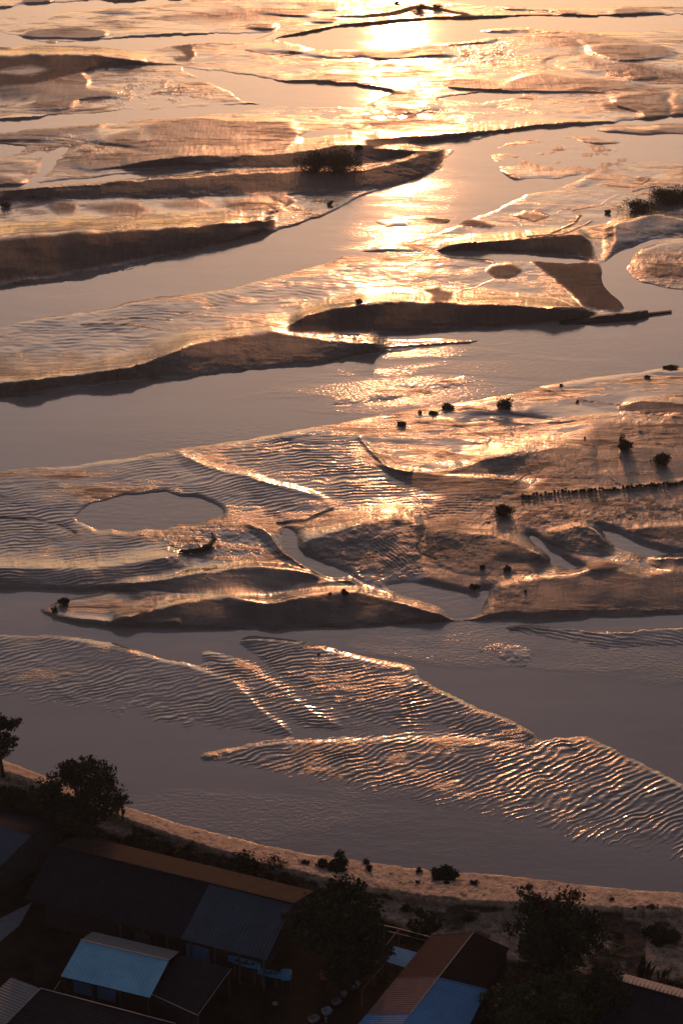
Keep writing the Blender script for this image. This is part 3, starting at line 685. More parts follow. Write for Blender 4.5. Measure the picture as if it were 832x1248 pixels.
def foliage(parent, name, clumps, m, leaf=.22, dens=60, rs=None):
    """clumps: (centre, rx, rz) -> many small leaf faces, as one mesh"""
    r = np.random.default_rng(rs if rs is not None else 1); V = []
    for c, rx, rz in clumps:
        n = max(8, int(dens * rx * rx))
        d = r.normal(size=(n, 3)); d /= np.linalg.norm(d, axis=1)[:, None]
        rad = (.45 + .55 * r.random(n) ** .5)[:, None] * (1 + .22 * r.normal(size=(n, 1)))
        p = np.array(c) + d * rad * np.array([rx, rx, rz])
        a = r.normal(size=(n, 3)); a /= np.linalg.norm(a, axis=1)[:, None]
        b = np.cross(a, r.normal(size=(n, 3))); b /= np.linalg.norm(b, axis=1)[:, None]
        s = leaf * (.6 + .8 * r.random((n, 1)))
        V.append(np.stack([p - a*s, p + b*s*.45, p + a*s, p - b*s*.45], 1))
    V = np.concatenate(V).reshape(-1, 3) - np.array(WLOC[parent])
    me = bpy.data.meshes.new(name); n = len(V)//4
    me.vertices.add(len(V)); me.vertices.foreach_set('co', V.astype(np.float32).ravel())
    me.loops.add(n*4); me.loops.foreach_set('vertex_index', np.arange(n*4, dtype=np.int32))
    me.polygons.add(n); me.polygons.foreach_set('loop_start', np.arange(0, n*4, 4, dtype=np.int32)); me.update(calc_edges=True)
    me.materials.append(m); o = bpy.data.objects.new(name, me); C.objects.link(o); o.parent = parent; WLOC[o] = WLOC[parent]
    return o

def tree(name, label, cat, base, height, rx, seed, m='leaf', lean=0.0, bare=.35, nclump=26, leaf=.2, dens=90, group=None, flat_=.75, trunk_r=None):
    r = random.Random(seed); root = thing(name, label, cat, base, group); base = Vector(base)
    tb = MB(); tr = trunk_r or height * .028
    top = base + Vector((lean * height, 0, height * .6))
    pts = [base + Vector((0, 0, -.3)), base + Vector((lean*height*.2, 0, height*bare*.6)), base + Vector((lean*height*.6, r.uniform(-.1,.1), height*bare)), top]
    tb.tube(pts, [tr*1.3, tr, tr*.8, tr*.3], 7)
    clumps = []; cz = base.z + height * (bare + (1-bare)*.5); hz = height*(1-bare)*.5
    for i in range(nclump):
        a = 2*math.pi*(i*.381966) + r.uniform(-.4, .4); q = math.sqrt((i+.5)/nclump)
        z = r.uniform(-1, 1); w = math.sqrt(max(.05, 1 - z*z*.8))
        p = Vector((base.x + lean*height*.7 + math.cos(a)*q*rx*w*.82, base.y + math.sin(a)*q*rx*w*.82, cz + z*hz*.78))
        s = rx * r.uniform(.13, .31)
        clumps.append((p, s, s*flat_)); dens_ = dens * 2.2
        j = pts[2].lerp(top, r.uniform(0, .8)); mid = j.lerp(p, .5) + Vector((0, 0, -.05*height))
        tb.tube([j, mid, p], [tr*.42, tr*.28, tr*.08], 5)
        for k in range(3):
            e = p + Vector((r.uniform(-1,1), r.uniform(-1,1), r.uniform(-.6,.9))) * s * 1.15
            tb.tube([p, e], [tr*.12, tr*.04], 3)
            clumps.append((e, s*.42, s*.36))
    tb.build('trunk', MATS['bark'], root)
    foliage(root, 'crown', clumps, MATS[m], leaf, dens_, seed)
    return root
def shrub(name, label, base, w, hgt, seed, m='scrub', group=None, leaf=.12, dens=120, n=9, stems=True, cat='shrub'):
    r = random.Random(seed); root = thing(name, label, cat, base, group); base = Vector(base)
    cl = []; tb = MB()
    for i in range(n):
        a = r.uniform(0, 6.28); q = math.sqrt(r.random())
        s = w * r.uniform(.10, .25); sz_ = min(s, hgt*.34)
        p = base + Vector((r.gauss(0, .19)*w, r.gauss(0, .17)*w, sz_*.5 + hgt*.75*r.random()**1.6*(1-q*.5)))
        cl.append((p, s, sz_)); tb.tube([base + Vector((math.cos(a)*.06*w, math.sin(a)*.06*w, -.15)), p], [.035*w**.5, .012], 4)
    if stems: tb.build('stem', MATS['bark'], root)
    foliage(root, 'foliage', cl, MATS[m], leaf, dens, seed)
    return root

def gable(name, label, A, B, near, zr, ze, zg, mats, far_frac=1.0, splits=(0, 1), wallm='wall', over=.5, cat='house', farm='sunlit_red_tin', wall=True, trim=None, group=None):
    """A, B: ridge ends; near: near eave point below B (pixels); panels of the near slope split along the ridge"""
    a = at(*A, zr); b = at(*B, zr); c = at(*near, ze); d = (b-a); d.z = 0; L = d.length; d.normalize()
    n = Vector((d.y, -d.x, 0))
    if n.dot(c-b) < 0: n = -n
    w = (c-b).dot(n); dz = ze - zr
    mid = (a+b)/2; root = thing(name, label, cat, (mid.x, mid.y, zg), group)
    for i in range(len(splits)-1):
        p, q = a.lerp(b, splits[i]), a.lerp(b, splits[i+1])
        lift = Vector((0, 0, .0 if i % 2 == 0 else .03))
        MB().sheet(p+lift, q+lift, q+n*w+Vector((0,0,dz))+lift, p+n*w+Vector((0,0,dz))+lift).build('roof_panel', MATS[mats[i]], root)
    wf = w*far_frac; dzf = dz*far_frac
    MB().sheet(a+Vector((0,0,.015)), b+Vector((0,0,.015)), b-n*wf+Vector((0,0,dzf)), a-n*wf+Vector((0,0,dzf))).build('roof_panel', MATS[farm], root)
    MB().tube([a+Vector((0,0,.05)), b+Vector((0,0,.05))], .09, 6).build('ridge_cap', MATS[trim or mats[0]], root)
    if wall:
        i1, i2 = a + d*over, b - d*over; mb = MB(); wn, wfn = n*(w-over), -n*(wf-over)
        hz = lambda q: zr + dz*abs(q)/w - .12
        for e in (i1, i2):
            P = [Vector((e.x+wn.x, e.y+wn.y, zg-.2)), Vector((e.x+wfn.x, e.y+wfn.y, zg-.2)), Vector((e.x+wfn.x, e.y+wfn.y, hz(wf-over))), Vector((e.x, e.y, zr-.12)), Vector((e.x+wn.x, e.y+wn.y, hz(w-over)))]
            k = len(mb.v); mb.v += P; mb.f.append(tuple(range(k, k+5)))
        for o_, q in ((wn, w-over), (wfn, wf-over)):
            mb.quad(Vector((i1.x+o_.x, i1.y+o_.y, zg-.2)), Vector((i2.x+o_.x, i2.y+o_.y, zg-.2)), Vector((i2.x+o_.x, i2.y+o_.y, hz(q))), Vector((i1.x+o_.x, i1.y+o_.y, hz(q))))
        mb.build('wall', MATS[wallm], root)
    return root, a, b, n, d, w

# --- the long barn
barn, a, b, n, d, w = gable('barn', 'long barn with a dark tin roof, blue grey sheets at its right end',
    (67,1031), (357,1102), (320,1170), 6.2, 4.2, GZ, ['old_tin','blue_grey_tin'], .8, (0,.66,1), over=1.3, cat='barn', trim='old_tin')
for k in range(7):
    p = a.lerp(b, .40 + .097*k) + n*(w-.35); MB().box((p.x, p.y, GZ), .16, .16, 4.2-GZ-.05).build('post', MATS['post'], barn)
p = a.lerp(b, .70) + n*(w-1.2); MB().box((p.x, p.y, GZ), 2.2, .06, 2.1, math.atan2(d.y, d.x)).build('door', MATS['blue_panel'], barn)
p = a.lerp(b, .47) + n*(w-1.2); MB().box((p.x, p.y, GZ+.9), 1.4, .06, 1.0, math.atan2(d.y, d.x)).build('window', MATS['plaster'], barn)
q = b.lerp(a, .11) - n*w*.1; MB().slab([q+Vector((0,0,-.1)), q+d*.5+Vector((0,0,-.1)), q+d*.5-n*w*.5+Vector((0,0,-.9)), q-n*w*.5+Vector((0,0,-.9))], .03)
# --- blue roofed shed
shed, a, b, n, d, w = gable('shed', 'small open sided shed with a pale blue corrugated roof in front of the long barn',
    (99,1146), (206,1171), (175,1214), 4.6, 3.6, GZ, ['light_blue_tin'], .55, farm='grey_tin', over=.7, cat='shed', trim='trim', wallm='wall')
for k in range(4):
    p = a.lerp(b, .03 + .313*k) + n*(w-.15); MB().box((p.x, p.y, GZ), .13, .13, 3.6-GZ-.06).build('post', MATS['post'], shed)
for k, t in enumerate((.20, .47)):
    p = a.lerp(b, t) + n*(w-.62); MB().box((p.x, p.y, GZ+.9), 1.7, .06, 1.2, math.atan2(d.y, d.x)).build('panel', MATS['blue_panel'], shed)
# --- flat dark lean-to beside the shed
P = [at(220,1164,3.7), at(282,1181,3.7), at(241,1238,3.2), at(180,1210,3.2)]
ct = sum(P, Vector())/4; lt = thing('lean_to', 'dark flat lean-to roof against the right side of the blue roofed shed', 'lean-to', (ct.x, ct.y, GZ))
MB().sheet(*P).build('roof_panel', MATS['old_tin'], lt)
MB().tube([P[3]+Vector((0,0,.05)), P[2]+Vector((0,0,.05))], .035, 5).tube([P[1]+Vector((0,0,.05)), P[2]+Vector((0,0,.05))], .025, 5).build('roof_trim', MATS['trim'], lt)
for i in range(4):
    p = P[i].lerp(ct, .06); MB().box((p.x, p.y, GZ), .14, .14, p.z-GZ-.08).build('post', MATS['post'], lt)
mb = MB(); e0, e1 = P[3].lerp(ct, .05), P[2].lerp(ct, .05)
mb.slab([Vector((e0.x,e0.y,e0.z-.1)), Vector((e1.x,e1.y,e1.z-.1)), Vector((e1.x,e1.y,GZ)), Vector((e0.x,e0.y,GZ))], .08).build('wall', MATS['wall'], lt)
# --- lower left gabled roof
P = [at(50,1205,5), at(14,1191,4.0), at(-60,1262,4.0), at(-22,1278,5)]; Q = [at(50,1205,5.02), at(214,1248,3.2), at(150,1322,3.2), at(-22,1278,5.02)]
hs2 = thing('house', 'grey and black roofed house cut off by the lower left corner', 'house', (at(60,1240,GZ)))
MB().sheet(P[0], P[3], P[2], P[1]).build('roof_panel', MATS['grey_tin'], hs2)
MB().sheet(Q[0], Q[3], Q[2], Q[1]).build('roof_panel', MATS['old_tin'], hs2)
MB().tube([Q[0]+Vector((0,0,.05)), Q[1]+Vector((0,0,.05))], .04, 5).tube([Q[0]+Vector((0,0,.05)), Q[3]+Vector((0,0,.05))], .05, 5).build('roof_trim', MATS['trim'], hs2)
mb = MB(); R0 = P[1].lerp(P[0], .1); 
for s0, s1 in ((P[1], P[0]), (Q[0], Q[1])):
    s0 = s0.lerp(s1, .02); s1 = s0.lerp(s1, .96); o_ = Vector((-.2, -.45, -.12))
    mb.quad(s0+o_, s1+o_, Vector((s1.x+o_.x, s1.y+o_.y, GZ-.2)), Vector((s0.x+o_.x, s0.y+o_.y, GZ-.2)))
mb.build('wall', MATS['wall'], hs2)
p = at(66,1207,4.9); MB().tube([p, p+Vector((.55,.3,.75))], .025, 5).build('roof_pole', MATS['trim'], hs2)
# --- left edge roof
P = [at(-80,985,5.2), at(39,1018,5.2), at(-4,1060,4.0), at(-122,1028,4.0)]
h5 = thing('house', 'slate blue roofed house at the left edge below the shore trees', 'house', at(-30,1050,GZ))
MB().sheet(*P).build('roof_panel', MATS['slate_tin'], h5)
f_ = P[1] + (P[1]-P[2]); f_.z = 4.0; g_ = P[0] + (P[0]-P[3]); g_.z = 4.0
MB().sheet(P[0]+Vector((0,0,.01)), P[1]+Vector((0,0,.01)), f_, g_).build('roof_panel', MATS['old_tin'], h5)
mb = MB(); k = len(mb.v); iv = Vector((-.5, .15, 0)); pts = [P[2]+iv, P[1]+iv, f_+iv]
mb.v += [Vector((pts[0].x, pts[0].y, GZ-.2)), Vector((pts[2].x, pts[2].y, GZ-.2)), pts[2]-Vector((0,0,.12)), pts[1]-Vector((0,0,.12)), pts[0]-Vector((0,0,.12))]; mb.f.append((0,1,2,3,4))
e0 = P[3]+Vector((0,.4,-.15)); e1 = P[2]+Vector((-.5,.4,-.15)); mb.quad(e0, e1, Vector((e1.x,e1.y,GZ-.2)), Vector((e0.x,e0.y,GZ-.2)))
mb.build('wall', MATS['plaster'], h5)
# --- right house with patched roof
zr, ze = 5.4, 4.0
ra, rb = at(577,1137,zr), at(478,1264,zr); la, lb = at(525,1140,ze), at(424,1264,ze); qa, qb = at(620,1156,ze), at(560,1272,ze)
h6 = thing('house', 'house with a patchwork roof of red brown, pink and bright blue sheets', 'house', at(545,1205,GZ))
L_ = lambda a_, b_, t: a_.lerp(b_, t)
def pan(t0, t1, e0, e1, m, lift=0.0, s1=1.0):
    o_ = Vector((0,0,lift)); A_, B_ = L_(ra,rb,t0), L_(ra,rb,t1)
    return MB().sheet(A_+o_, B_+o_, L_(B_, L_(e0,e1,t1), s1)+o_, L_(A_, L_(e0,e1,t0), s1)+o_, .3, .03).build('roof_panel', MATS[m], h6)
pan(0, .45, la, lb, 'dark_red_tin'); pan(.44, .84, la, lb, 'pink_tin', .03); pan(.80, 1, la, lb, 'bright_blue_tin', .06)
pan(0, .46, qa, qb, 'shaded_maroon_tin'); pan(.45, 1, qa, qb, 'bright_blue_tin', .03)
MB().tube([ra+Vector((0,0,.09)), L_(ra,rb,.8)+Vector((0,0,.09))], .045, 6).build('ridge_cap', MATS['trim'], h6)
mb = MB(); o_ = Vector((0,-.5,-.12)); iv = [la.lerp(ra,.08)+o_, ra+o_, qa.lerp(ra,.08)+o_]
mb.v += [Vector((iv[0].x, iv[0].y, GZ-.2)), Vector((iv[2].x, iv[2].y, GZ-.2)), iv[2], iv[1], iv[0]]; mb.f.append((0,1,2,3,4))
for e0, e1, rr in ((la, lb, ra), (qa, qb, ra)):
    sh_ = (ra-e0)*.1; sh_.z = -.1; p0 = e0+sh_+Vector((0,-.5,0)); p1 = e1+sh_; mb.quad(p0, p1, Vector((p1.x,p1.y,GZ-.2)), Vector((p0.x,p0.y,GZ-.2)))
mb.build('wall', MATS['wall'], h6)
p = at(452,1226,GZ); 
# --- lower right dark roof with pale ridge tiles
h7, a, b, n, d, w = gable('house', 'black roofed house with pale ridge tiles in the lower right corner',
    (746,1195), (905,1238), (850,1330), 5.6, 3.8, GZ, ['old_tin'], .22, farm='tile', over=.6, cat='house', trim='old_tin')
mb = MB(); L = (b-a).length
for k in range(int(L/.33)):
    p = a + d*(k*.33+.15) - n*.32 + Vector((0,0,.0)); mb.tube([p+n*.25+Vector((0,0,.06)), p-n*.35-Vector((0,0,.10))], .085, 5)
mb.build('ridge_tiles', MATS['tile'], h7)
p = a.lerp(b, .62) + n*w*.6 + Vector((0,0,-1.0)); MB().tube([p+Vector((.3,1.2,.5)), p-Vector((.5,1.6,.3))], .03, 5).build('roof_pole', MATS['trim'], h7)
# --- blue flat shelter
P = [at(480,1153,3.3), at(509,1161,3.3), at(494,1179,3.0), at(471,1172,3.0)]; ct = sum(P, Vector())/4
sh2 = thing('shelter', 'small flat shelter covered by a bright blue sheet beside the patchwork house', 'shelter', (ct.x, ct.y, GZ))
MB().slab(P, .05).build('roof_sheet', MATS['light_blue_tin'], sh2)
for i in range(4):
    p = P[i].lerp(ct, .1); MB().box((p.x, p.y, GZ), .1, .1, p.z-GZ-.05).build('post', MATS['post'], sh2)
# --- pipe frames
fr = thing('pipe_frame', 'thin metal pipe frame standing behind the blue sheet shelter', 'frame', at(490,1150,GZ))
pp = [at(468,1128,3.6), at(486,1132,3.6), at(528,1143,3.6), at(456,1170,3.6)]
MB().tube([pp[0], pp[1], pp[2]], .05, 5).tube([pp[1], pp[3]], .04, 5).tube([pp[0]-Vector((0,0,.5)), pp[2]-Vector((0,0,.5))], .03, 5).build('rail', MATS['pipe'], fr)
for q in pp: MB().tube([q, Vector((q.x, q.y, GZ))], .045, 5).build('post', MATS['pipe'], fr)
fr = thing('pipe_frame', 'low bent pipe rail left of the blue sheet shelter', 'frame', at(455,1195,GZ))
pp = [at(450,1168,2.6), at(467,1177,2.6), at(441,1206,2.6)]
MB().tube(pp, .04, 5).build('rail', MATS['pipe'], fr)
for q in pp: MB().tube([q, Vector((q.x, q.y, GZ))], .04, 5).build('post', MATS['pipe'], fr)
# --- path between the left houses
P = [at(39,1100,GZ+.03), at(24,1128,GZ+.03), at(-40,1180,GZ+.03), at(-60,1150,GZ+.03)]
o = MB().slab(P, .12).build('path', MATS['concrete'], None, P[1]); o['kind'] = 'structure'; o['label'] = 'grey concrete path between the left houses'

# --- blue canoes and raised tank
def canoe(c, L, wd, ang, label):
    root = thing('canoe', label, 'boat', c, 'blue canoes'); hull = MB(); n0 = 13; ca, sa = math.cos(ang), math.sin(ang)
    def P(x, y, z): return Vector((c.x + x*ca - y*sa, c.y + x*sa + y*ca, c.z + z))
    for i in range(n0):
        t = -1 + 2*i/(n0-1); ww = wd/2*(1-abs(t)**2.6) + .015; sheer = .45 + .18*t*t
        for y, z in ((-1,sheer),(-.75,.12),(0,.0),(.75,.12),(1,sheer),(.88,sheer),(.6,.2),(0,.1),(-.6,.2),(-.88,sheer)):
            hull.v.append(P(t*L/2, y*ww, z))
    for i in range(n0-1):
        for k in range(10):
            a_ = i*10+k; b_ = i*10+(k+1) % 10; hull.f.append((a_, b_, b_+10, a_+10))
    hull.f.append(tuple(range(10))); hull.f.append(tuple((n0-1)*10+k for k in range(10)))
    hull.build('hull', MATS['blue_hull'], root)
    for t in (-.6, .6):
        MB().box(P(t*L/2, 0, GZ-c.z), .07, wd*.6, c.z-GZ+.1, ang).build('trestle', MATS['post'], root)
    for t in (-.4, .1, .5):
        sl_ = MB(); ww = wd/2*(1-abs(t)**2.6); sl_.slab([P(t*L/2-.1, -ww, .42), P(t*L/2+.1, -ww, .42), P(t*L/2+.1, ww, .42), P(t*L/2-.1, ww, .42)], .03).build('seat', MATS['post'], root)
cA, cB = at(297,1176,GZ), at(326,1188,GZ)
canoe(at(298,1177,2.35), 3.1, .7, math.atan2(-.42, 1), 'long narrow blue canoe on trestles under the right end of the barn eave')
canoe(at(328,1190,1.75), 2.2, .6, math.atan2(-.35, 1), 'shorter blue canoe on trestles between the long canoe and the raised tank')
c = at(349,1203,GZ); tk = thing('water_tank', 'rounded bright blue tank raised on thin legs at the barn corner', 'tank', c)
mb = MB(); segs = 20
for z, s_ in ((1.0,.42),(1.05,.48),(1.5,.5),(1.58,.46),(1.62,.38)):
    for k in range(segs):
        t = 2*math.pi*k/segs; cx, sx = math.cos(t), math.sin(t); m_ = (abs(cx)**4 + abs(sx)**4) ** -.25
        mb.v.append(c + Vector((cx*m_*s_, sx*m_*s_, z)))
for j in range(4):
    for k in range(segs): a_ = j*segs+k; b_ = j*segs+(k+1) % segs; mb.f.append((a_, b_, b_+segs, a_+segs))
mb.f.append(tuple(range(segs))[::-1]); mb.f.append(tuple(4*segs+k for k in range(segs)))
mb.build('tank', MATS['bright_blue_tin'], tk, smooth_=False)
for dx in (-.35, .35):
    for dy_ in (-.35, .35): MB().box(c+Vector((dx, dy_, 0)), .06, .06, 1.02).build('leg', MATS['post'], tk)
# small pale stone on the yard
def lump(name, label, cat, c, s_, m, seed, group=None):
    bm = bmesh.new(); bmesh.ops.create_icosphere(bm, subdivisions=3, radius=1); r = random.Random(seed)
    from mathutils import noise as mn
    for v in bm.verts:
        f = 1 + .35*mn.noise(v.co*1.7 + Vector((seed,0,0))) + .12*mn.noise(v.co*5)
        v.co = Vector((v.co.x*s_[0]*f, v.co.y*s_[1]*f, v.co.z*s_[2]*f))
    me = bpy.data.meshes.new(name); bm.to_mesh(me); bm.free(); me.materials.append(MATS[m])
    for p in me.polygons: p.use_smooth = True
    o = bpy.data.objects.new(name, me); C.objects.link(o); o.location = c; return tag(o, label, cat, group)
lump('rock', 'small pale rock lying on the dark yard beside the barn', 'rock', at(335,1223,GZ+.1), (.28,.2,.14), 'plastic', 3)
# leaning sheet and red bundle below the big tree
c = at(406,1190,GZ); ls = thing('awning', 'narrow pale blue awning leaning under the big round tree', 'awning', c)
p0, p1, p2, p3 = at(398,1186,2.2), at(401,1192,1.8), at(416,1168,2.9), at(412,1160,3.3)
MB().sheet(p3, p0, p1, p2, .25, .02).build('cloth', MATS['sheet'], ls)
for q in (p0, p3): MB().tube([q, Vector((q.x, q.y, GZ))], .035, 5).build('pole', MATS['post'], ls)
lump('cloth_bundle', 'red cloth bundle beside the pale blue awning', 'bundle', at(395,1188,GZ+.5), (.35,.3,.55), 'red_cloth', 9)
# tubs along the fence of the yard
def tub(u, v, sx, sy, hz_, ang, m, label):
    c = at(u, v, GZ); root = thing('plastic_tub', label, 'tub', c, 'plastic tubs in the lane'); mb = MB(); sg = 16; ca, sa = math.cos(ang), math.sin(ang)
    prof = ((0,.80),(hz_,1.0),(hz_,.90),(.06,.72))
    for z, f in prof:
        for k in range(sg):
            t = 2*math.pi*k/sg; cx, sx_ = math.cos(t), math.sin(t); m_ = (abs(cx)**5 + abs(sx_)**5) ** -.2
            x_, y_ = cx*m_*sx*f, sx_*m_*sy*f; mb.v.append(c + Vector((x_*ca-y_*sa, x_*sa+y_*ca, z)))
    for j in range(3):
        for k in range(sg): a_ = j*sg+k; b_ = j*sg+(k+1) % sg; mb.f.append((a_, b_, b_+sg, a_+sg))
    mb.f.append(tuple(range(sg))[::-1]); mb.f.append(tuple(3*sg+k for k in range(sg)))
    mb.build('basin', MATS[m], root)
    rim = MB(); pts = []
    for k in range(sg+1):
        t = 2*math.pi*k/sg; cx, sx_ = math.cos(t), math.sin(t); m_ = (abs(cx)**5 + abs(sx_)**5) ** -.2
        x_, y_ = cx*m_*sx, sx_*m_*sy; pts.append(c + Vector((x_*ca-y_*sa, x_*sa+y_*ca, hz_+.01)))
    rim.tube(pts, .03, 5).build('rim', MATS[m], root)
tub(382,1244,.46,.36,.3,.6,'plastic','broad pale green grey tub nearest the bottom edge in the dark lane')
tub(398,1235,.40,.36,.35,.6,'sheet','dull blue grey tub second from the bottom edge in the dark lane')
tub(410,1223,.40,.30,.3,.6,'lilac','lilac tub in the middle of the row in the dark lane')
tub(419,1214,.24,.20,.4,.4,'plastic','small bright pale tub above the lilac tub in the dark lane')
tub(431,1203,.55,.32,.3,.5,'blue_panel','dark blue tub at the top of the row in the dark lane')
tub(397,1246,.10,.09,.45,.3,'plastic','tiny white bucket beside the tubs at the bottom edge')

# ------------------------------------------------------------------ trees
def B(u, v): return G3(u, v)
tree('tree', 'dark spreading tree cut off by the left edge above the shore', 'tree', B(4,944), 6.2, 3.2, 11, lean=-.08, bare=.42, nclump=20, flat_=.6)
tree('tree', 'tall dark tree on the shore with an uneven crown and sky gaps above the barn', 'tree', B(107,1032), 9.6, 4.2, 12, lean=.02, bare=.26, nclump=44, leaf=.2, dens=52)
tree('tree', 'small slim tree on the sunlit sand right of the tall shore tree', 'tree', B(150,997), 2.9, .95, 13, bare=.38, nclump=9, leaf=.13, dens=160)
tree('tree', 'broad low crowned tree left of the tall shore tree', 'tree', B(62,1022), 6.0, 3.2, 14, bare=.25, nclump=24)
tree('tree', 'large round dense tree between the barn and the patchwork house', 'tree', B(417,1192), 8.9, 4.7, 15, bare=.16, nclump=46, dens=120)
tree('tree', 'small dark tree behind the pipe frame and patchwork house', 'tree', B(513,1150), 3.9, 2.0, 16, bare=.1, nclump=16, dens=120)
tree('tree', 'open crowned tree with a forked trunk right of the patchwork house', 'tree', B(674,1196), 7.9, 4.9, 17, lean=-.03, bare=.32, nclump=44, dens=70)
tree('tree', 'wide olive green tree in the bottom right below the forked tree', 'tree', B(655,1275), 6.6, 4.6, 18, m='leaf2', bare=.2, nclump=32, dens=90)
tree('tree', 'dark bushy tree left of the lower right black roof', 'tree', B(722,1262), 6.0, 3.6, 19, bare=.2, nclump=28, dens=100)
tree('tree', 'dark rounded tree behind the slate blue roof at the left edge', 'tree', B(18,1016), 4.6, 3.4, 24, bare=.12, nclump=26)
tree('tree', 'low dark tree between the left edge tree and the barn roof', 'tree', B(78,1030), 3.6, 2.6, 25, bare=.1, nclump=18)
def palm(name, label, base, hgt, fl, nf, seed, up=.6, m='leaf'):
    r = random.Random(seed); root = thing(name, label, 'palm', base); base = Vector(base)
    MB().tube([base-Vector((0,0,.2)), base+Vector((.05,0,hgt*.5)), base+Vector((0,0,hgt))], [.16,.12,.1], 7).build('trunk', MATS['bark'], root)
    top = base + Vector((0,0,hgt)); mb = MB()
    for k in range(nf):
        a_ = 6.283*k/nf + r.uniform(-.2,.2); e = r.uniform(.1, 1.2)*up; pts = []
        for i in range(7):
            t = i/6; pts.append(top + Vector((math.cos(a_)*fl*t*math.cos(e), math.sin(a_)*fl*t*math.cos(e), fl*(math.sin(e)*t - .55*t*t*(1.2-e*.6)))))
        mb.tube(pts, [.03]*6+[.01], 3)
        sd = Vector((-math.sin(a_), math.cos(a_), 0))
        for i in range(1, 7):
            for tt in (0, .33, .66):
                p = pts[i-1].lerp(pts[i], tt); wl = fl*.30*math.sin(math.pi*min(1,(i-1+tt)/6+.12)); dr = (pts[i]-pts[i-1]).normalized()
                for s_ in (-1, 1):
                    q = p + sd*s_*wl + dr*wl*.5 - Vector((0,0,wl*.35)); mb.quad(p, p+dr*.07, q+dr*.02, q)
    mb.build('fronds', MATS[m], root); return root
palm('palm', 'small spiky palm growing between the barn roof and the beach', B(228,1052), 1.5, 1.6, 18, 21, up=1.0)
palm('palm', 'drooping palm beside the forked tree and the black roof', B(742,1196), 2.6, 2.2, 14, 22, up=.7)
def banana(label, base, hgt, n, seed):
    r = random.Random(seed); root = thing('banana_plant', label, 'plant', base, 'upright leafy plants by the lower right roof'); base = Vector(base); mb = MB(); st = MB()
    for k in range(n):
        a_ = r.uniform(0, 6.28); o_ = base + Vector((r.uniform(-.5,.5), r.uniform(-.3,.3), 0)); hh = hgt*r.uniform(.7,1)
        st.tube([o_-Vector((0,0,.1)), o_+Vector((0,0,hh*.5))], [.07,.05], 5); prev = None
        for i in range(6):
            t = i/5; c_ = o_ + Vector((math.cos(a_)*hh*.22*t*t, math.sin(a_)*hh*.22*t*t, hh*(.35+.65*t))); w_ = .2*math.sin(math.pi*(.12+.85*t)); sd = Vector((-math.sin(a_), math.cos(a_), 0))*w_
            if prev: mb.quad(prev[0], prev[1], c_+sd, c_-sd)
            prev = (c_-sd, c_+sd)
    st.build('stem', MATS['bark'], root); mb.build('leaves', MATS['leaf'], root)
banana('tall upright leafy plant rising behind the pale ridge tiles', B(783,1203), 3.2, 11, 31)
banana('short upright leafy plant right of the tall leafy plant', B(809,1200), 1.7, 6, 32)

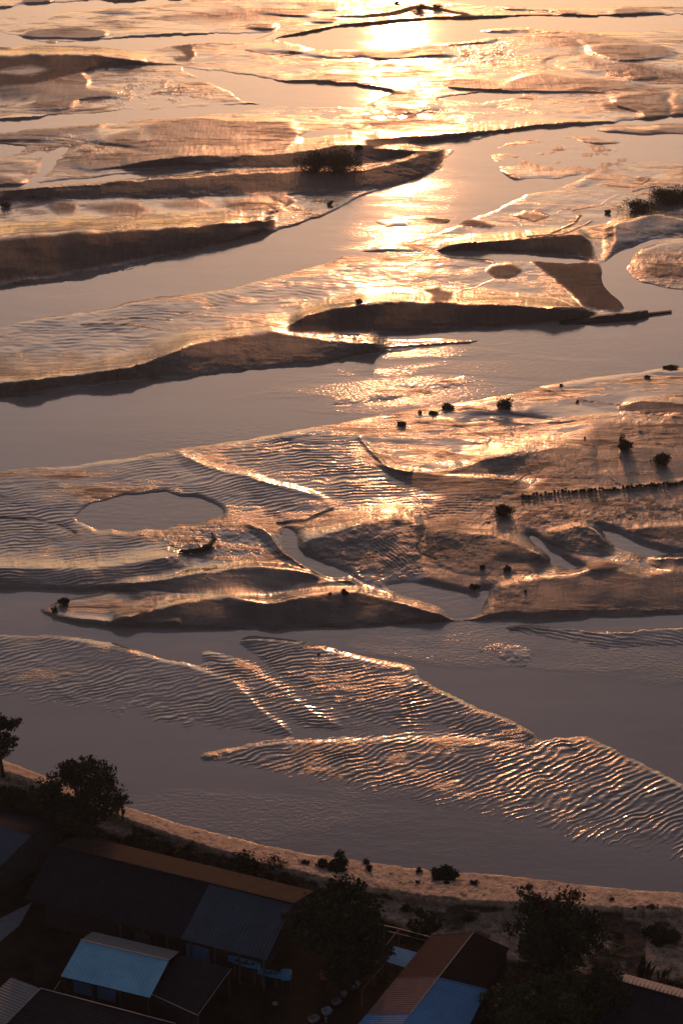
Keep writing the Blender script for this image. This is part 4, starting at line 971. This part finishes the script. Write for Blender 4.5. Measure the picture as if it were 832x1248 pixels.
# shrubs: u, v of the foot, width m, height m, material, label
sz = lambda v: H / math.sin(R(PITCH) + math.atan((v-624)/F)) / F      # metres per photo pixel
SHR = [
 (28,1000,66,34,'leaf','dark thicket below the left edge tree'), (30,1035,70,30,'leaf2','dark green bush above the slate blue roof'),
 (95,1040,60,30,'leaf','dark bush at the foot of the tall shore tree'), (165,1030,26,15,'leaf','round bush right of the tall shore tree'),
 (192,1040,40,14,'leaf2','low bush left of the small spiky palm'), (258,1060,34,14,'leaf2','low olive bush right of the small spiky palm'),
 (300,1068,62,20,'leaf','broad green bush behind the right end of the barn'), (345,1078,30,10,'leaf2','low bush between the broad green bush and the big round tree'),
 (392,1056,15,12,'leaf','taller bush on the sand above the big round tree'), (413,1058,28,11,'leaf','wide bush on the sand right of the taller bush'),
 (371,1052,11,6,'scrub','small dry bush left of the taller sand bush'), (450,1061,11,13,'leaf','upright bush alone on the sand'),
 (447,1052,10,5,'scrub','tiny dry bush behind the upright sand bush'), (511,1063,9,9,'leaf','small upright dark bush on the sand near the wide mat'),
 (538,1069,32,9,'leaf','wide low mat of green scrub on the sand edge'), (578,1077,11,6,'scrub','small dark bush on the sand above the crest'),
 (509,1076,7,4,'scrub','tiny bush below the small upright dark bush'), (644,1083,12,6,'scrub','dark tuft on the sand beyond the forked tree'),
 (679,1095,9,5,'scrub','round dark tuft near the middle of the right sand'), (794,1107,11,7,'scrub','round dark bush near the right end of the sand'),
 (773,1108,6,5,'scrub','tiny tuft left of the round dark sand bush'), (753,1142,13,9,'scrub','dark bush in the shaded hollow on the right'),
 (808,1145,38,13,'leaf','wide green bush in the hollow at the right'), (570,1121,16,12,'leaf2','olive bush in the shaded hollow behind the patchwork house'),
 (494,1109,15,10,'leaf2','olive bush in the hollow above the small dark tree'), (700,1088,7,3,'scrub','sparse tuft at the right of the lit sand'),
 (745,1097,7,4,'scrub','faint tuft left of the tiny tuft on the sand'), (430,1085,14,6,'leaf2','low bush on the crest right of the big round tree'),
 (470,1093,10,5,'leaf2','low tuft on the crest beyond the big round tree'),
 (740,1222,40,26,'leaf','dark thicket between the drooping palm and the black roof'), (600,1240,24,22,'leaf2','olive thicket right of the bright blue roof'),
 (820,1205,24,8,'leaf2','low growth behind the pale ridge tiles at the right edge'), (765,1203,20,10,'leaf','low dark bush left of the tall leafy plant'),
 # mud flats
 (760,547,28,21,'leaf','round dark bush standing alone on the right mud flat'), (805,563,36,14,'leaf','wide ragged bush right of the round dark bush'),
 (615,495,31,13,'leaf','dark bush on the crest of the sunlit flat'), (489,518,20,6,'scrub','low bush leftmost in the glare on the flat edge'),
 (545,497,24,7,'scrub','low ragged bush in the glare left of the crest bush'), (528,504,16,4,'scrub','flat scrap of scrub below the low ragged bush'),
 (511,503,9,4,'scrub','tiny bush between the two bushes in the glare'), (683,470,8,4,'scrub','tiny tuft on the edge of the upper right flat'),
 (815,449,26,3,'scrub','thin dark line of scrub at the far right flat edge'), (788,460,12,3,'scrub','faint low scrub below the thin dark line'),
 (703,490,7,4,'scrub','dark dot of scrub on the upper right flat'), (712,534,6,4,'scrub','dark dot of scrub left of the round dark bush'),
 (612,626,36,16,'leaf','dark bush at the left end of the shrub line'), (578,717,15,8,'scrub','small bush in the gully mouth at the right'),
 (420,724,16,9,'leaf','small green bush on the crest of the long island'), (436,364+5,12,7,'scrub','small round bush on the sunlit bank top'),
 (78,736,19,13,'leaf','dark bush on the left tip of the long island'), (66,745,14,8,'scrub','smaller bush below the one on the island tip'),
 (388,798,5,3,'scrub','dark speck of weed on the sand bar crest'), (402,724,6,4,'scrub','tiny tuft left of the small green crest bush'),
 (410,208,52,34,'leaf2','right clump of the bushes on the far dark bank'), (382,208,40,28,'leaf','left clump of the bushes on the far dark bank'),
 (437,182,14,10,'leaf','small clump at the right end of the far dark bank'), (402,250,12,7,'scrub','small bush below the far dark bank'),
 (777,258,40,17,'leaf','dense oval bush at the right edge of the upper flat'), (740,260,14,6,'scrub','small dark bush left of the dense oval bush'),
 (818,244,60,17,'leaf','wide dark thicket at the right edge above the river bend'), (510,12,28,12,'leaf2','cluster of bushes on the far dyke at the top'),
 (532,10,20,7,'leaf2','smaller bushes right of the far dyke cluster'), (484,4,16,5,'leaf2','low bushes left of the far dyke cluster'),
 (8,252,18,8,'scrub','low dark scrub at the left edge below the far bank'),
 (588,692,12,5,'scrub','low dark scrub left of the pair in the right gully'), (618,694,16,5,'scrub','low dark scrub right of the pair in the right gully'),
 (640,722,6,5,'scrub','dark tuft on the sunlit ridge at lower right'),
]
for i, (u, v, w_, h_, m, lb) in enumerate(SHR):
    k = sz(v); far = v < 800
    shrub('shrub', lb, B(u, v), w_*k*(.95 if v > 800 else 1.05 if w_ >= 38 and v < 270 else .64), h_*k*(1.0 if v > 800 else .9 if w_ >= 26 else .75), 100+i, m, leaf=max(.06, min(.17, w_*k*.065)), dens=min(1800, max(70, 260 / max(.3, w_*k*.25)**2 * (1 if v > 700 else .7))), n=34 if w_ > 25 else 18)
# the line of small shrubs on the right flat
LN = [(638,604),(660,600),(690,597),(720,596),(750,595),(780,592),(810,589),(832,587),(880,585)]
r = random.Random(44); x_ = 636.0
while x_ < 845:
    v = float(np.interp(x_, [p[0] for p in LN], [p[1] for p in LN])) + r.uniform(-1.2, 1.2)
    wpx = r.uniform(3, 7.5); hpx = r.uniform(1.8, 6)
    shrub('shrub', 'small dark shrub in the long line across the right mud flat', B(x_, v+2), wpx*sz(v), hpx*sz(v), 300+int(x_*7), 'leaf' if r.random() < .6 else 'scrub',
          'small shrubs in the line across the mud', .15, 900, 5)
    x_ += r.uniform(3.2, 6.2)

# driftwood
def log(pts, rads, label, name='driftwood', extra=(), seg=7):
    P = [B(u, v) + Vector((0,0,z)) for u, v, z in pts]; root = thing(name, label, 'driftwood', P[0])
    # refine with small bends
    Q = []; Rr = []; r_ = random.Random(len(label))
    for i in range(len(P)-1):
        for k in range(4):
            t = k/4; Q.append(P[i].lerp(P[i+1], t) + Vector((r_.uniform(-1,1), r_.uniform(-1,1), r_.uniform(-.4,.4)))*rads[i]*.35); Rr.append((rads[i]*(1-t)+rads[i+1]*t)*r_.uniform(.85,1.15))
    Q.append(P[-1]); Rr.append(rads[-1]); MB().tube(Q, Rr, seg).build('log', MATS['wood'], root, smooth_=True)
    for e in extra:
        E = [B(u, v) + Vector((0,0,z)) for u, v, z in e[0]]; MB().tube(E, e[1], 5).build('branch', MATS['wood'], root)
log([(218,673,.15),(228,674,.25),(245,672,.3),(256,668,.35),(261,661,.5),(258,654,.7)], [.12,.28,.34,.34,.3,.08], 'curved black driftwood branch on the mud beside the round pool',
    extra=[([(228,674,.2),(210,668,.3),(203,664,.5)], [.1,.07,.03]), ([(245,671,.3),(236,660,.6),(232,655,.9)], [.07,.05,.02])])
def B0(u, v): return at(u, v, .05)
root = thing('wreck', 'long black wrecked hull and planks lying in the river bend', 'wreck', B0(740,388))
mb = MB(); L = 24
X = np.linspace(682, 790, L); bot = np.interp(X, [682,700,740,775,790], [396.5,396,394,391,387]); top = np.interp(X, [682,705,730,745,765,782,790], [395.5,391,385,383,381,379,380])
for i in range(L):
    a_ = at(X[i], bot[i], .0); k_ = sz(390); hh = max(.1, (bot[i]-top[i])*k_*.72) ; jj = random.Random(i).uniform(-.12,.12)
    mb.v += [a_ + Vector((0,0,-.1)), a_ + Vector((0,.3,hh*.6+jj)), a_+Vector((0,1.2,hh+jj*1.4)), a_+Vector((0,2.6,hh*.75)), a_+Vector((0,3.2,-.1))]
for i in range(L-1):
    for k in range(4): q = i*5+k; mb.f.append((q, q+1, q+6, q+5))
mb.f.append((0,1,2,3,4)); mb.f.append(tuple((L-1)*5+k for k in range(5))[::-1]); mb.build('hull', MATS['wood'], root)
pa, pb = B0(785,385), B0(818,381)
MB().slab([pa+Vector((0,0,.35)), pb+Vector((0,0,.25)), pb+Vector((0,.7,.25)), pa+Vector((0,.7,.35))], .3).build('plank', MATS['wood'], root)
SUN_E, SUN_C = .82, (1.0, .37, .15)
SKY_S, SKY_T, SKY_DUST, EXPO = .108, (1.0, .83, .94), 1.0, 0.0
HAZE = .00011
# ------------------------------------------------------------------ camera, sun, sky
cam = bpy.data.cameras.new('camera'); co_ = bpy.data.objects.new('camera', cam); C.objects.link(co_)
co_.location = (0, 0, H); co_.rotation_euler = (R(90 - PITCH), 0, 0)
cam.sensor_fit = 'VERTICAL'; cam.sensor_height = 36.0; cam.lens = F * 36.0 / 1248.0
cam.clip_end = 60000; cam.clip_start = 1
bpy.context.scene.camera = co_
sl = bpy.data.lights.new('sun', 'SUN'); so_ = bpy.data.objects.new('sun', sl); C.objects.link(so_)
sl.energy = SUN_E; sl.color = SUN_C; sl.angle = R(.5)
dirv = Vector((math.sin(R(SUN_AZ)) * math.cos(R(SUN_EL)), math.cos(R(SUN_AZ)) * math.cos(R(SUN_EL)), math.sin(R(SUN_EL))))
so_.rotation_euler = dirv.to_track_quat('Z', 'Y').to_euler()
W = bpy.data.worlds.new('World'); bpy.context.scene.world = W; W.use_nodes = True
nt = W.node_tree; bg = nt.nodes['Background']
sk = nt.nodes.new('ShaderNodeTexSky'); sk.sky_type = 'NISHITA'; sk.sun_disc = False
sk.sun_elevation = R(SUN_EL); sk.sun_rotation = R(SUN_AZ); sk.altitude = 100
sk.air_density = 1.3; sk.dust_density = SKY_DUST; sk.ozone_density = 1.0
mx = nt.nodes.new('ShaderNodeMix'); mx.data_type = 'RGBA'; mx.blend_type = 'MULTIPLY'; mx.inputs[0].default_value = 1
nt.links.new(sk.outputs[0], mx.inputs[6]); mx.inputs[7].default_value = (*SKY_T, 1)
geo = nt.nodes.new('ShaderNodeTexCoord'); sp = nt.nodes.new('ShaderNodeSeparateXYZ'); nt.links.new(geo.outputs['Generated'], sp.inputs[0])
cr_ = nt.nodes.new('ShaderNodeValToRGB'); nt.links.new(sp.outputs['Z'], cr_.inputs[0])
el = cr_.color_ramp.elements; el[0].position = 0.0; el[0].color = (.66, .67, .74, 1); el[1].position = 1.0; el[1].color = (.62, .62, .66, 1)
for p_, c_ in ((.13, (.74, .75, .82)), (.24, (1.12, 1.09, 1.10)), (.36, (1.62, 1.58, 1.50)), (.52, (1.35, 1.28, 1.2)), (.72, (.85, .83, .83))):
    e = el.new(p_); e.color = (*c_, 1)
m2 = nt.nodes.new('ShaderNodeMix'); m2.data_type = 'RGBA'; m2.blend_type = 'MULTIPLY'; m2.inputs[0].default_value = 1
nt.links.new(mx.outputs[2], m2.inputs[6]); nt.links.new(cr_.outputs[0], m2.inputs[7]); mx = m2
nt.links.new(mx.outputs[2], bg.inputs['Color']); bg.inputs['Strength'].default_value = SKY_S
sc = bpy.context.scene
sc.view_settings.view_transform = 'Standard'; sc.view_settings.look = 'None'
sc.view_settings.exposure = EXPO; sc.view_settings.gamma = 1; sc.view_settings.use_curve_mapping = False
sc.cycles.max_bounces = 4; sc.cycles.diffuse_bounces = 2; sc.cycles.glossy_bounces = 1; sc.cycles.transmission_bounces = 0

# thin evening haze lying over the estuary
bm = bmesh.new(); bmesh.ops.create_cube(bm, size=1)
for v in bm.verts: v.co = Vector((v.co.x * 29000, v.co.y * 33000 + 16000, v.co.z * (H + 12) + (H + 12) / 2 - 6))
me = bpy.data.meshes.new('haze'); bm.to_mesh(me); bm.free()
hm = bpy.data.materials.new('haze'); hm.use_nodes = True; nt = hm.node_tree; nt.nodes.remove(nt.nodes['Principled BSDF'])
pv = nt.nodes.new('ShaderNodeVolumePrincipled'); pv.inputs['Color'].default_value = (.95, .90, .90, 1); pv.inputs['Density'].default_value = HAZE
pv.inputs['Anisotropy'].default_value = .35; nt.links.new(pv.outputs[0], nt.nodes['Material Output'].inputs['Volume'])
me.materials.append(hm); o = bpy.data.objects.new('haze', me); C.objects.link(o); o['kind'] = 'stuff'; o['label'] = 'thin pale evening haze over the tidal flats'; o['category'] = 'haze'
sc.cycles.volume_bounces = 0
